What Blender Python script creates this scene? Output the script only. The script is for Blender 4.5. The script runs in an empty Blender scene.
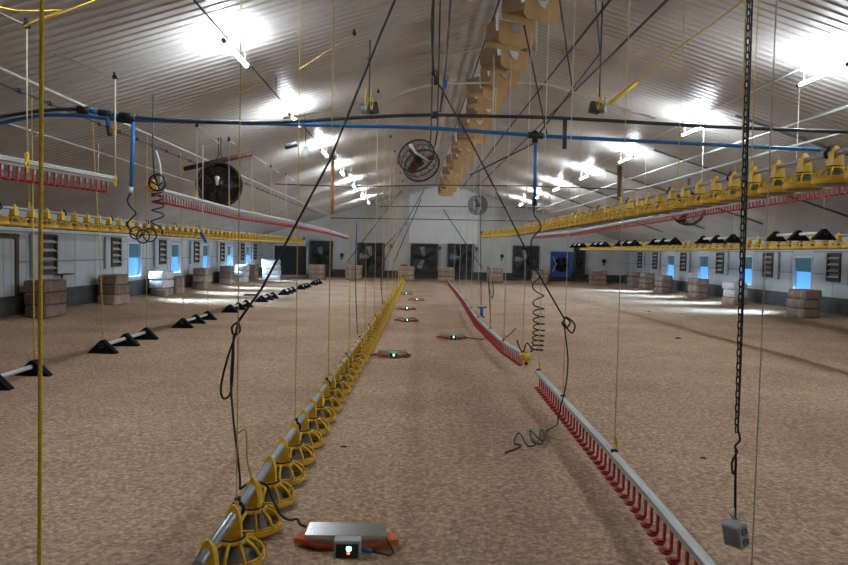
import bpy, bmesh, math, random
from mathutils import Vector, Matrix
random.seed(7)
PI = math.pi
C = bpy.context.scene.collection
SC = bpy.context.scene

# ------------------------------------------------------------------ camera
H, F = 1.75, 680.0
CX, CY = 424.0, 282.5
VPX, VPY, ROLL = 412.0, 251.5, 0.0205
ya = Vector((VPX - CX, VPY - CY, F)).normalized()
xa = Vector((1.0, ROLL, 0.0)); xa.z = -(xa.x * ya.x + xa.y * ya.y) / ya.z; xa.normalize()
za = xa.cross(ya)
CAM = Vector((0, 0, H))


def ray(u, v):
    d = Vector((u - CX, v - CY, F))
    return Vector((d.dot(xa), d.dot(ya), d.dot(za)))


def at(u, v, Y):
    """world point at distance Y down the house"""
    d = ray(u, v)
    return CAM + d * (Y / d.y)


def onz(u, v, z):
    d = ray(u, v)
    return CAM + d * ((z - H) / d.z)


cam_data = bpy.data.cameras.new('camera')
cam_data.sensor_fit = 'HORIZONTAL'; cam_data.sensor_width = 36.0
cam_data.lens = F / 848.0 * 36.0
cam_data.clip_end = 300
cam = bpy.data.objects.new('camera', cam_data); C.objects.link(cam)
R = Matrix(((xa.x, -xa.y, -xa.z), (ya.x, -ya.y, -ya.z), (za.x, -za.y, -za.z)))
cam.matrix_world = Matrix.Translation(CAM) @ R.to_4x4()
SC.camera = cam
SC.view_settings.view_transform = 'Standard'
SC.view_settings.look = 'None'
SC.view_settings.gamma = 1.0
SC.view_settings.use_curve_mapping = False
SC.view_settings.exposure = 1.08
SC.cycles.use_denoising = True
SC.cycles.max_bounces = 6
SC.cycles.diffuse_bounces = 4
SC.cycles.glossy_bounces = 3
SC.cycles.sample_clamp_indirect = 6.0

# ------------------------------------------------------------------ room dimensions
XL, XR, YB, YF = -9.0, 12.93, 41.0, -4.0
RX, RZ, SL = 1.95, 5.95, 0.31


def ceil_z(x):
    return RZ - SL * abs(x - RX)


# ------------------------------------------------------------------ materials
def mat(name, col, rough=0.6, metal=0.0, var=0.12, scale=12.0, bump=0.0, bscale=60.0, emis=None, estr=0.0, spec=0.5, col2=None, detail=4.0, stretch=None):
    m = bpy.data.materials.new(name); m.use_nodes = True
    nt = m.node_tree; N = nt.nodes; L = nt.links
    b = N['Principled BSDF']
    b.inputs['Roughness'].default_value = rough
    b.inputs['Metallic'].default_value = metal
    b.inputs['Specular IOR Level'].default_value = spec
    tc = N.new('ShaderNodeTexCoord')
    src = tc.outputs['Object']
    if stretch:
        mp = N.new('ShaderNodeMapping'); mp.inputs['Scale'].default_value = stretch
        L.new(src, mp.inputs['Vector']); src = mp.outputs['Vector']
    nz = N.new('ShaderNodeTexNoise'); nz.inputs['Scale'].default_value = scale; nz.inputs['Detail'].default_value = detail
    L.new(src, nz.inputs['Vector'])
    rp = N.new('ShaderNodeValToRGB')
    c1 = [max(0, c * (1 - var)) for c in col]; c2 = col2 or [min(1, c * (1 + var)) for c in col]
    rp.color_ramp.elements[0].position = 0.3; rp.color_ramp.elements[0].color = (*c1, 1)
    rp.color_ramp.elements[1].position = 0.7; rp.color_ramp.elements[1].color = (*c2, 1)
    L.new(nz.outputs['Fac'], rp.inputs['Fac']); L.new(rp.outputs['Color'], b.inputs['Base Color'])
    if bump:
        n2 = N.new('ShaderNodeTexNoise'); n2.inputs['Scale'].default_value = bscale; n2.inputs['Detail'].default_value = 5
        L.new(src, n2.inputs['Vector'])
        bp = N.new('ShaderNodeBump'); bp.inputs['Strength'].default_value = bump; bp.inputs['Distance'].default_value = 0.02
        L.new(n2.outputs['Fac'], bp.inputs['Height']); L.new(bp.outputs['Normal'], b.inputs['Normal'])
    if emis:
        b.inputs['Emission Color'].default_value = (*emis, 1); b.inputs['Emission Strength'].default_value = estr
    return m


def litter_material():
    m = bpy.data.materials.new('wood_shavings'); m.use_nodes = True
    nt = m.node_tree; N = nt.nodes; L = nt.links; b = N['Principled BSDF']
    b.inputs['Roughness'].default_value = 0.95; b.inputs['Specular IOR Level'].default_value = 0.1
    tc = N.new('ShaderNodeTexCoord'); P = tc.outputs['Object']
    big = N.new('ShaderNodeTexNoise'); big.inputs['Scale'].default_value = 0.55; big.inputs['Detail'].default_value = 5; big.inputs['Roughness'].default_value = 0.6
    fine = N.new('ShaderNodeTexVoronoi'); fine.inputs['Scale'].default_value = 42
    mid = N.new('ShaderNodeTexNoise'); mid.inputs['Scale'].default_value = 24; mid.inputs['Detail'].default_value = 6; mid.inputs['Roughness'].default_value = 0.75
    for n in (big, fine, mid): L.new(P, n.inputs['Vector'])
    r1 = N.new('ShaderNodeValToRGB'); e = r1.color_ramp.elements
    e[0].position = 0.3; e[0].color = (0.52, 0.345, 0.222, 1); e[1].position = 0.72; e[1].color = (0.74, 0.515, 0.35, 1)
    L.new(big.outputs['Fac'], r1.inputs['Fac'])
    r2 = N.new('ShaderNodeValToRGB'); e = r2.color_ramp.elements
    e[0].position = 0.36; e[0].color = (0.55, 0.51, 0.47, 1); e[1].position = 0.64; e[1].color = (1.18, 1.16, 1.12, 1)
    L.new(mid.outputs['Fac'], r2.inputs['Fac'])
    mx = N.new('ShaderNodeMix'); mx.data_type = 'RGBA'; mx.blend_type = 'MULTIPLY'; mx.inputs['Factor'].default_value = 0.85
    L.new(r1.outputs['Color'], mx.inputs['A']); L.new(r2.outputs['Color'], mx.inputs['B'])
    hs = N.new('ShaderNodeHueSaturation'); hs.inputs['Saturation'].default_value = 0.95
    mr = N.new('ShaderNodeMapRange'); mr.inputs['To Min'].default_value = 0.72; mr.inputs['To Max'].default_value = 1.26
    sp = N.new('ShaderNodeSeparateColor'); L.new(fine.outputs['Color'], sp.inputs['Color'])
    L.new(sp.outputs['Red'], mr.inputs['Value']); L.new(mr.outputs['Result'], hs.inputs['Value'])
    L.new(mx.outputs['Result'], hs.inputs['Color']); L.new(hs.outputs['Color'], b.inputs['Base Color'])
    ad = N.new('ShaderNodeMath'); ad.operation = 'MULTIPLY_ADD'; ad.inputs[1].default_value = 0.6
    L.new(sp.outputs['Green'], ad.inputs[0]); L.new(mid.outputs['Fac'], ad.inputs[2])
    bp = N.new('ShaderNodeBump'); bp.inputs['Strength'].default_value = 0.9; bp.inputs['Distance'].default_value = 0.022
    L.new(ad.outputs['Value'], bp.inputs['Height']); L.new(bp.outputs['Normal'], b.inputs['Normal'])
    return m


M = dict(
    litter=litter_material(),
    ceil=mat('painted_corrugated_sheet', (0.46, 0.425, 0.395), 0.38, 0.0, 0.14, 0.9, 0.06, 4, spec=0.6),
    wall=mat('pale_wall_panel', (0.45, 0.47, 0.475), 0.55, 0, 0.08, 1.2, 0.05, 8),
    wallb=mat('pale_end_wall_panel', (0.60, 0.61, 0.60), 0.55, 0, 0.08, 1.2, 0.05, 8),
    white=mat('white_wall_panel', (0.84, 0.86, 0.88), 0.5, 0, 0.04, 1.2),
    plinth=mat('dark_concrete', (0.085, 0.085, 0.082), 0.9, 0, 0.3, 3, 0.4, 25),
    dark=mat('black_plastic', (0.012, 0.012, 0.014), 0.5, 0, 0.2, 20),
    cord=mat('black_rubber_cable', (0.014, 0.013, 0.013), 0.6, 0, 0.2, 30),
    yellow=mat('yellow_plastic', (0.78, 0.43, 0.018), 0.42, 0, 0.15, 14, col2=(0.9, 0.55, 0.03)),
    ycord=mat('yellow_nylon_cord', (0.66, 0.46, 0.09), 0.7, 0, 0.15, 90),
    bycord=mat('bright_yellow_rope', (0.95, 0.6, 0.05), 0.7, 0, 0.18, 140, bump=0.4, bscale=200),
    pcord=mat('pale_nylon_cord', (0.62, 0.58, 0.48), 0.7, 0, 0.12, 90),
    bowl=mat('dusty_grey_pan', (0.20, 0.185, 0.165), 0.65, 0, 0.25, 14),
    tube=mat('galvanised_tube', (0.36, 0.40, 0.43), 0.38, 0.7, 0.15, 5, stretch=(8, 1, 8)),
    alu=mat('aluminium_rail', (0.42, 0.42, 0.40), 0.4, 0.45, 0.08, 6),
    pipew=mat('white_pvc_pipe', (0.66, 0.66, 0.65), 0.4, 0, 0.06, 10),
    red=mat('red_plastic', (0.37, 0.014, 0.022), 0.4, 0, 0.15, 20),
    redd=mat('dark_red_blade', (0.22, 0.012, 0.03), 0.45, 0, 0.15, 20),
    orange=mat('orange_plastic', (0.66, 0.13, 0.03), 0.45, 0, 0.2, 12),
    steel=mat('brushed_steel_plate', (0.55, 0.56, 0.57), 0.2, 0.95, 0.1, 4, stretch=(1, 14, 14)),
    blue=mat('blue_water_pipe', (0.02, 0.17, 0.46), 0.4, 0, 0.15, 8),
    bluefan=mat('blue_fan_shroud', (0.02, 0.075, 0.28), 0.45, 0, 0.2, 5),
    gpipe=mat('dark_grey_pipe', (0.035, 0.042, 0.055), 0.5, 0, 0.2, 8),
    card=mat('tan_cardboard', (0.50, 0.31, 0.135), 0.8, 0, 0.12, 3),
    card_shade=mat('shaded_cardboard', (0.20, 0.115, 0.055), 0.85, 0, 0.15, 3),
    liner=mat('white_plastic_liner', (0.72, 0.73, 0.74), 0.4, 0, 0.06, 6),
    bale=mat('tan_paper_bale', (0.40, 0.275, 0.205), 0.85, 0, 0.22, 6, 0.5, 18),
    baled=mat('brown_paper_bale', (0.27, 0.185, 0.14), 0.85, 0, 0.22, 6, 0.5, 18),
    balew=mat('white_wrapped_bale', (0.66, 0.62, 0.60), 0.5, 0, 0.2, 7, 0.6, 14),
    wood=mat('dark_brown_timber', (0.10, 0.055, 0.035), 0.75, 0, 0.25, 3),
    maroon=mat('maroon_painted_bar', (0.075, 0.02, 0.02), 0.6, 0, 0.25, 6),
    rust=mat('orange_brown_pipe', (0.46, 0.17, 0.075), 0.6, 0, 0.2, 4),
    mesh=mat('dark_fan_screen', (0.075, 0.085, 0.09), 0.5, 0.2, 0.4, 3),
    fanblack=mat('dusty_black_fan_guard', (0.022, 0.018, 0.017), 0.6, 0, 0.3, 10),
    fangrey=mat('dusty_grey_fan_drum', (0.20, 0.19, 0.175), 0.6, 0, 0.2, 10),
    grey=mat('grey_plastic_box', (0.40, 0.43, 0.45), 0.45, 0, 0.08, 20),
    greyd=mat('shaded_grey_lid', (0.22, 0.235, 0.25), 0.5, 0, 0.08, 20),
    lamp=mat('lit_lamp_tube', (0.9, 0.9, 0.9), 0.4, 0, 0.0, 1, emis=(0.80, 0.91, 1.0), estr=140.0),
    green_led=mat('green_led', (0.02, 0.3, 0.1), 0.4, 0, 0, 1, emis=(0.25, 1.0, 0.5), estr=6.0),
    red_led=mat('red_led', (0.3, 0.03, 0.02), 0.4, 0, 0, 1, emis=(1.0, 0.12, 0.05), estr=2.0),
    sky_pane=mat('bright_blue_pane', (0.1, 0.2, 0.35), 0.15, 0, 0.05, 1, emis=(0.075, 0.31, 0.86), estr=0.6),
    blind=mat('teal_window_blind', (0.035, 0.06, 0.07), 0.7, 0, 0.15, 4, emis=(0.03, 0.085, 0.13), estr=0.3),
    strip=mat('grey_ceiling_strip', (0.14, 0.135, 0.14), 0.6, 0, 0.1, 4),
    tri=mat('matt_black_plastic', (0.008, 0.008, 0.009), 0.85, 0, 0.2, 12, spec=0.15),
    frame=mat('pale_window_frame', (0.62, 0.65, 0.68), 0.45, 0, 0.05, 6),
)

# ------------------------------------------------------------------ mesh helpers


def new():
    return bmesh.new()


def add_box(bm, c, s, rot=None, bev=0.0):
    r = bmesh.ops.create_cube(bm, size=1.0)
    vs = r['verts']
    bmesh.ops.scale(bm, vec=s, verts=vs)
    if bev:
        es = list({e for v in vs for e in v.link_edges})
        rb = bmesh.ops.bevel(bm, geom=es, offset=bev, segments=2, affect='EDGES', profile=0.5)
        vs = list({v for f in rb['faces'] for v in f.verts} | {v for v in vs if v.is_valid})
    if rot is not None:
        bmesh.ops.rotate(bm, cent=(0, 0, 0), matrix=rot, verts=vs)
    bmesh.ops.translate(bm, vec=c, verts=vs)
    return vs


def add_tube(bm, pts, r, seg=6, closed=False, cap=True):
    """sweep a circle along a polyline; r may be a list"""
    pts = [Vector(p) for p in pts]
    n = len(pts)
    rs = r if isinstance(r, (list, tuple)) else [r] * n
    rings = []
    prev = None
    for i, p in enumerate(pts):
        if closed:
            t = pts[(i + 1) % n] - pts[i - 1]
        elif i == 0:
            t = pts[1] - p
        elif i == n - 1:
            t = p - pts[i - 1]
        else:
            t = (pts[i + 1] - p).normalized() + (p - pts[i - 1]).normalized()
        if t.length < 1e-9:
            t = Vector((0, 0, 1))
        t.normalize()
        if prev is None:
            a = Vector((0, 0, 1)) if abs(t.z) < 0.9 else Vector((1, 0, 0))
            nx = t.cross(a).normalized()
        else:
            nx = prev - t * prev.dot(t)
            if nx.length < 1e-6:
                nx = t.cross(Vector((1, 0, 0)))
            nx.normalize()
        prev = nx
        ny = t.cross(nx)
        rings.append([bm.verts.new(p + (nx * math.cos(2 * PI * k / seg) + ny * math.sin(2 * PI * k / seg)) * rs[i]) for k in range(seg)])
    m = n if closed else n - 1
    for i in range(m):
        A, B = rings[i], rings[(i + 1) % n]
        for k in range(seg):
            f = bm.faces.new((A[k], A[(k + 1) % seg], B[(k + 1) % seg], B[k])); f.smooth = True
    if cap and not closed:
        bm.faces.new(list(reversed(rings[0]))); bm.faces.new(rings[-1])


def add_lathe(bm, prof, seg=20, c=(0, 0, 0), mi=0, axis='Z'):
    rings = []
    for (r, z) in prof:
        ring = []
        for k in range(seg):
            a = 2 * PI * k / seg
            p = (r * math.cos(a), r * math.sin(a), z)
            if axis == 'Y':
                p = (p[0], p[2], p[1])
            ring.append(bm.verts.new(Vector(p) + Vector(c)))
        rings.append(ring)
    for A, B in zip(rings, rings[1:]):
        for k in range(seg):
            f = bm.faces.new((A[k], A[(k + 1) % seg], B[(k + 1) % seg], B[k])); f.smooth = True; f.material_index = mi


def add_torus(bm, c, R_, r, axis='Z', seg=24, sseg=6):
    c = Vector(c); pts = []
    for k in range(seg):
        a = 2 * PI * k / seg
        x, y = R_ * math.cos(a), R_ * math.sin(a)
        pts.append(c + Vector({'Z': (x, y, 0), 'Y': (x, 0, y), 'X': (0, x, y)}[axis]))
    add_tube(bm, pts, r, sseg, closed=True)


def add_prism(bm, poly, d0, d1, plane='XZ'):
    """closed outline extruded between two depths"""
    def P(a, b, d):
        return {'XZ': (a, d, b), 'YZ': (d, a, b), 'XY': (a, b, d)}[plane]
    A = [bm.verts.new(P(a, b, d0)) for a, b in poly]
    B = [bm.verts.new(P(a, b, d1)) for a, b in poly]
    n = len(poly)
    bm.faces.new(A); bm.faces.new(list(reversed(B)))
    for k in range(n):
        bm.faces.new((A[k], B[k], B[(k + 1) % n], A[(k + 1) % n]))


def obj(name, bm, m, parent=None, loc=None, world=False, auto=False):
    """link bm as ONE mesh object. world: verts are in world space."""
    if auto:   # top-level mesh: origin to the bottom centre of its box
        xs = [v.co for v in bm.verts]
        o_ = Vector(((min(v.x for v in xs) + max(v.x for v in xs)) / 2, (min(v.y for v in xs) + max(v.y for v in xs)) / 2, min(v.z for v in xs)))
        bmesh.ops.translate(bm, vec=-o_, verts=bm.verts); loc = o_
    if world and parent is not None:
        q = parent.location.copy(); pp = parent.parent
        while pp is not None:
            q += pp.location; pp = pp.parent
        bmesh.ops.translate(bm, vec=-q, verts=bm.verts)
    bmesh.ops.recalc_face_normals(bm, faces=bm.faces)
    me = bpy.data.meshes.new(name); bm.to_mesh(me); bm.free()
    for x in (m if isinstance(m, (list, tuple)) else [m]):
        me.materials.append(x)
    o = bpy.data.objects.new(name, me); C.objects.link(o)
    if parent is not None: o.parent = parent
    if loc is not None: o.location = loc
    return o


def tag(o, label, cat, group=None):
    o['label'] = label; o['category'] = cat
    if group: o['group'] = group
    return o


def thing(name, label, cat, loc=(0, 0, 0), rz=0.0, group=None):
    o = bpy.data.objects.new(name, None); C.objects.link(o)
    o.empty_display_size = 0.1
    o.location = loc; o.rotation_euler = (0, 0, rz)
    return tag(o, label, cat, group)


def copy_to(src, parent, loc, rot=None):
    c = src.copy(); C.objects.link(c); c.parent = parent; c.location = loc
    if rot is not None: c.rotation_euler = rot
    return c


def copy_tree(o, parent=None):
    c = o.copy(); C.objects.link(c)
    if parent is not None: c.parent = parent
    for ch in [x for x in bpy.data.objects if x.parent == o]:
        copy_tree(ch, c)
    return c


def struct(name, bm, m, parent=None):
    o = obj(name, bm, m, parent)
    if parent is None: o['kind'] = 'structure'
    return o


ORD = ['first', 'second', 'third', 'fourth', 'fifth', 'sixth', 'seventh', 'eighth', 'ninth', 'tenth', 'eleventh', 'twelfth', 'thirteenth',
       'fourteenth', 'fifteenth', 'sixteenth', 'seventeenth', 'eighteenth', 'nineteenth', 'twentieth', 'twenty-first', 'twenty-second',
       'twenty-third', 'twenty-fourth', 'twenty-fifth', 'twenty-sixth', 'twenty-seventh', 'twenty-eighth']

# ------------------------------------------------------------------ SETTING
# floor of litter, heaped up a little along the walls
bm = new()
xs = [XL + (XR - XL) * i / 110 for i in range(111)]
ysl = [YF + (YB - YF) * (i / 170.0) ** 1.15 for i in range(171)]
from mathutils import noise as mnoise


def floor_z(x, y):
    d = min(x - XL, XR - x, YB - y)
    h = 0.13 * max(0.0, 1 - d / 1.5) ** 1.3
    return h + 0.02 * mnoise.noise(Vector((x * 1.1, y * 1.1, 0))) + 0.012 * mnoise.noise(Vector((x * 3.1, y * 3.1, 4)))


grid = [[bm.verts.new((x, y, floor_z(x, y))) for x in xs] for y in ysl]
for j in range(len(ysl) - 1):
    for i in range(len(xs) - 1):
        f = bm.faces.new((grid[j][i], grid[j][i + 1], grid[j + 1][i + 1], grid[j + 1][i])); f.smooth = True
struct('floor', bm, M['litter'])


def ceiling(name, x_e):
    """box profile sheeting: ribs run from ridge to eave"""
    b = new(); y = YF; P = 0.175; prof = []
    while y < YB:
        for dy, dz in ((0, 0), (0.085, 0), (0.11, -0.015), (0.15, -0.015)):
            prof.append((y + dy, dz))
        y += P
    prof.append((YB, 0))
    prof = [p for p in prof if p[0] <= YB]
    A = [b.verts.new((RX, p, RZ + d)) for p, d in prof]
    B = [b.verts.new((x_e, p, ceil_z(x_e) + d)) for p, d in prof]
    for i in range(len(prof) - 1):
        b.faces.new((A[i], A[i + 1], B[i + 1], B[i]))
    return struct(name, b, M['ceil'])


ceiling('ceiling_left', XL - 0.12)
ceiling('ceiling_right', XR + 0.12)

# ridge trim
bm = new(); add_box(bm, (RX, (YF + YB) / 2, RZ - 0.03), (0.25, YB - YF, 0.04)); struct('trim_1', bm, M['ceil'])

EZ = ceil_z(XL)
WY = [22.25 + 3.83 * k for k in range(5)]      # windows down both long walls
WZ0, WZ1, WW = 0.70, 1.87, 1.08


def wall_side(name, x, sgn, wins):
    b = new()
    ys = [YF]
    for w in wins: ys += [w - WW / 2, w + WW / 2]
    ys.append(YB)
    t = 0.25
    for i in range(len(ys) - 1):
        y0, y1 = ys[i], ys[i + 1]
        if i % 2 == 0:
            add_box(b, (x - sgn * t / 2, (y0 + y1) / 2, EZ / 2 - 0.2), (t, y1 - y0, EZ + 0.4))
        else:
            add_box(b, (x - sgn * t / 2, (y0 + y1) / 2, (WZ0 - 0.4) / 2), (t, y1 - y0, WZ0 + 0.4))
            add_box(b, (x - sgn * t / 2, (y0 + y1) / 2, (WZ1 + EZ) / 2), (t, y1 - y0, EZ - WZ1))
    # narrow cover strips between the panels and two rails
    y = 8.0
    while y < YB:
        if all(abs(y - w) > WW / 2 + 0.05 for w in wins):
            add_box(b, (x + sgn * 0.006, y, (0.6 + EZ) / 2), (0.012, 0.035, EZ - 0.6))
        y += 1.15
    return struct(name, b, M['wall'])


wall_side('wall_left', XL, 1, WY)
wall_side('wall_right', XR, -1, WY[:4])


def gable(name, y, m):
    b = new()
    add_prism(b, [(XL - 0.25, -0.3), (XR + 0.25, -0.3), (XR + 0.25, EZ), (RX, RZ + 0.05), (XL - 0.25, EZ)], y, y + (0.25 if y > 0 else -0.25), 'XZ')
    if y > 0:
        x = XL + 0.5
        while x < XR:
            add_box(b, (x, y - 0.008, (0.6 + ceil_z(x)) / 2), (0.03, 0.016, ceil_z(x) - 0.65)); x += 0.6
    return struct(name, b, m)


gable('wall_back', YB, M['wallb'])
gable('wall_front', YF, M['wall'])
# whiter sheet panel in the middle of the back gable
bm = new()
pa = at(409, 243, YB - 0.03); pb = at(477, 243, YB - 0.03)
add_prism(bm, [(pa.x, pa.z), (pb.x, pa.z), (pb.x, ceil_z(pb.x) - 0.1), (RX, RZ - 0.12), (pa.x, ceil_z(pa.x) - 0.1)], YB - 0.045, YB - 0.017, 'XZ')
for k in range(9):
    x = pa.x + (pb.x - pa.x) * k / 8
    add_box(bm, (x, YB - 0.05, (pa.z + ceil_z(x) - 0.1) / 2), (0.025, 0.012, ceil_z(x) - 0.15 - pa.z))
struct('trim_2', bm, M['white'])
# dark concrete plinths
bm = new(); add_box(bm, (XL + 0.03, (YF + YB) / 2, 0.2), (0.06, YB - YF, 0.84)); struct('baseboard_left', bm, M['plinth'])
bm = new(); add_box(bm, (XR - 0.03, (YF + YB) / 2, 0.2), (0.06, YB - YF, 0.84)); struct('baseboard_right', bm, M['plinth'])
bm = new(); add_box(bm, ((XL + XR) / 2, YB - 0.03, 0.17), (XR - XL, 0.06, 0.82)); struct('baseboard_back', bm, M['plinth'])
# horizontal rails on the long walls
for nm, x, s in (('trim_3', XL, 1), ('trim_4', XR, -1)):
    bm = new()
    for z in (1.32, 2.02):
        ys = [YF] + [q for w in (WY if s > 0 else WY[:4]) for q in (w - 0.62, w + 0.62)] + [YB]
        for i in range(0, len(ys) - 1, 2):
            add_box(bm, (x + s * 0.012, (ys[i] + ys[i + 1]) / 2, z), (0.03, ys[i + 1] - ys[i], 0.035))
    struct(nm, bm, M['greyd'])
# dark transverse strips on the ceiling
n = 5
for yj in (13.4, 17.9, 22.4, 26.9, 31.4):
    for x0, x1 in ((6.3, 11.6),):
        bm = new()
        add_tube(bm, [(x0, yj, ceil_z(x0) - 0.05), (x1, yj, ceil_z(x1) - 0.05)], 0.03, 4)
        struct('trim_%d' % n, bm, M['strip']); n += 1

# windows
wi = 1
for side, x, s, wins in (('left', XL, 1, WY), ('right', XR, -1, WY[:4])):
    for w in wins:
        e = bpy.data.objects.new('window_%d' % wi, None); C.objects.link(e); e['kind'] = 'structure'
        e.location = (x, w, WZ0)
        hh = WZ1 - WZ0
        b = new()
        for dy in (-WW / 2 + 0.03, WW / 2 - 0.03):
            add_box(b, (-s * 0.06, dy, hh / 2), (0.16, 0.06, hh), bev=0.006)
        for dz in (0.03, hh - 0.03):
            add_box(b, (-s * 0.06, 0, dz), (0.16, WW, 0.06), bev=0.006)
        obj('window_frame', b, M['frame'], e)
        split = hh * 0.56
        b = new(); add_box(b, (-s * 0.1, 0, split / 2 + 0.02), (0.012, WW - 0.1, split)); obj('pane', b, M['sky_pane'], e)
        b = new(); add_box(b, (-s * 0.09, 0, (hh + split) / 2), (0.02, WW - 0.1, hh - split), bev=0.004); obj('blind', b, M['blind'], e)
        L = bpy.data.lights.new('daylight', 'AREA'); L.shape = 'RECTANGLE'; L.size = 0.62; L.size_y = WW - 0.14
        L.energy = 42.0; L.color = (0.42, 0.68, 1.0); L.spread = math.radians(58)
        lo = bpy.data.objects.new('daylight', L); C.objects.link(lo)
        lo.location = (x + s * 0.03, w, WZ0 + 0.36)
        dirv = Vector((s, 0, -0.36)).normalized()
        zc = -dirv; yc = Vector((0, 1, 0)); xc = yc.cross(zc)
        lo.matrix_world = Matrix.Translation(lo.location) @ Matrix((xc, yc, zc)).transposed().to_4x4()
        wi += 1

# doors in the back gable and the left wall
def door(name, u0, u1, v0, v1, Y, frame_m, leaf_m):
    a = at(u0, v1, Y); c = at(u1, v0, Y)
    e = bpy.data.objects.new(name, None); C.objects.link(e); e['kind'] = 'structure'
    e.location = ((a.x + c.x) / 2, Y, 0.05)
    w, h = c.x - a.x, c.z - 0.05
    b = new()
    for sx in (-1, 1): add_box(b, (sx * (w / 2 - 0.07), -0.03, h / 2), (0.14, 0.12, h), bev=0.01)
    add_box(b, (0, -0.03, h - 0.07), (w, 0.12, 0.14), bev=0.01)
    add_box(b, (0, -0.03, 0.07), (w, 0.12, 0.14), bev=0.01)
    obj('door_frame', b, frame_m, e)
    b = new(); add_box(b, (0, 0.0, h / 2), (w - 0.2, 0.05, h - 0.2))
    for k in range(1, 4): add_box(b, (0, -0.03, h * k / 4), (w - 0.3, 0.02, 0.03))
    lf = obj('door_leaf', b, leaf_m, e)
    b = new(); add_tube(b, [(w / 2 - 0.25, -0.05, h * 0.48), (w / 2 - 0.25, -0.11, h * 0.48), (w / 2 - 0.4, -0.11, h * 0.48)], 0.015, 6)
    obj('door_handle', b, M['dark'], lf)


door('door_1', 272, 309, 244, 279, YB - 0.05, M['frame'], M['dark'])
# side door on the left wall near the camera
e = bpy.data.objects.new('door_2', None); C.objects.link(e); e['kind'] = 'structure'
e.location = (XL + 0.03, 14.9, 0.55)
b = new()
add_box(b, (0.03, 0.62, 0.66), (0.10, 0.12, 1.32), bev=0.01); add_box(b, (0.03, -0.62, 0.66), (0.10, 0.12, 1.32), bev=0.01)
add_box(b, (0.03, 0, 1.36), (0.12, 1.36, 0.1), bev=0.01)
obj('door_frame', b, M['wood'], e)
b = new(); add_box(b, (0.02, 0, 0.65), (0.04, 1.14, 1.28), bev=0.006)
for k in range(4): add_box(b, (0.045, -0.42 + 0.28 * k, 0.65), (0.012, 0.02, 1.2))
obj('door_leaf', b, M['wall'], e)

# ------------------------------------------------------------------ BACK WALL FITTINGS
def wall_fan(u0, u1, v0, v1, label, blade=None, shroud=None, guard=True):
    a = at(u0, v1, YB - 0.06); c = at(u1, v0, YB - 0.06)
    w, h = c.x - a.x, c.z - a.z
    t = thing('extractor_fan', label, 'fan', ((a.x + c.x) / 2, YB - 0.06, a.z), group='extractor fans in the end wall')
    fm = shroud or M['gpipe']
    b = new(); k = 0.08
    for sx in (-1, 1): add_box(b, (sx * (w / 2 - k / 2), -0.08, h / 2), (k, 0.24, h), bev=0.01)
    for z in (k / 2, h - k / 2): add_box(b, (0, -0.08, z), (w, 0.24, k), bev=0.01)
    add_box(b, (0, 0.03, h / 2), (w, 0.03, h))
    obj('housing', b, fm if shroud else M['mesh'], t)
    r = min(w, h) / 2 - k
    b = new()
    if shroud:
        # square plate with a round mouth
        seg = 32; inn = []; out = []
        for q in range(seg):
            an = 2 * PI * q / seg; ca, sa = math.cos(an), math.sin(an)
            kk = 1 / max(abs(ca), abs(sa))
            inn.append(b.verts.new((r * 0.78 * ca, -0.17, h / 2 + r * 0.78 * sa)))
            out.append(b.verts.new((w / 2 * ca * kk * 0.98, -0.21, h / 2 + h / 2 * sa * kk * 0.98)))
        for q in range(seg):
            b.faces.new((inn[q], inn[(q + 1) % seg], out[(q + 1) % seg], out[q]))
        obj('mouth_plate', b, shroud, t)
        b = new(); add_lathe(b, [(r * 0.8, -0.17), (r * 0.8, 0.0), (0.0, 0.005)], 32, (0, 0, h / 2), 0, 'Y'); obj('mouth_cone', b, M['tri'], t)
        b = new()
        for sgn in (-1, 1):
            add_tube(b, [(-w / 2 + 0.1, -0.225, h / 2 + sgn * 0.45), (-w * 0.26, -0.225, h / 2)], 0.02, 5)
        obj('brace', b, M['pipew'], t)
    else:
        add_torus(b, (0, -0.16, h / 2), r, 0.035, 'Y', 32, 6)
        obj('ring', b, M['gpipe'], t)
    b = new(); add_lathe(b, [(0.0, -0.16), (0.1, -0.15), (0.12, -0.04), (0.0, -0.03)], 14, (0, 0, h / 2), 0, 'Y')
    hub = obj('hub', b, M['gpipe'], t)
    for q in range(5):
        an = 2 * PI * q / 5 + 0.5
        b = new()
        vs = []
        for (rr, ww_, tw) in ((0.1, 0.07, 0.06), (r * 0.55, 0.13, 0.04), (r * 0.92, 0.16, 0.02)):
            for sg in (-1, 1):
                x_, z_ = rr, sg * ww_
                vs.append(b.verts.new((x_ * math.cos(an) - z_ * math.sin(an), -0.09 + sg * tw, h / 2 + x_ * math.sin(an) + z_ * math.cos(an))))
        for j in (0, 2): b.faces.new((vs[j], vs[j + 1], vs[j + 3], vs[j + 2]))
        bmesh.ops.solidify(b, geom=b.faces[:], thickness=0.012)
        obj('blade', b, (M['pipew'] if (blade and q in blade) else M['gpipe']), t)  # listed blades are white to paint in the reflected streaks
    if guard:
        b = new()
        for j in range(9):
            x_ = -w / 2 + k + (w - 2 * k) * j / 8
            add_tube(b, [(x_, -0.205, k), (x_, -0.205, h - k)], 0.007, 4)
        for j in range(5):
            z_ = k + (h - 2 * k) * j / 4
            add_tube(b, [(-w / 2 + k, -0.215, z_), (w / 2 - k, -0.215, z_)], 0.007, 4)
        obj('guard', b, M['fanblack'], t)
    return t


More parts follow.
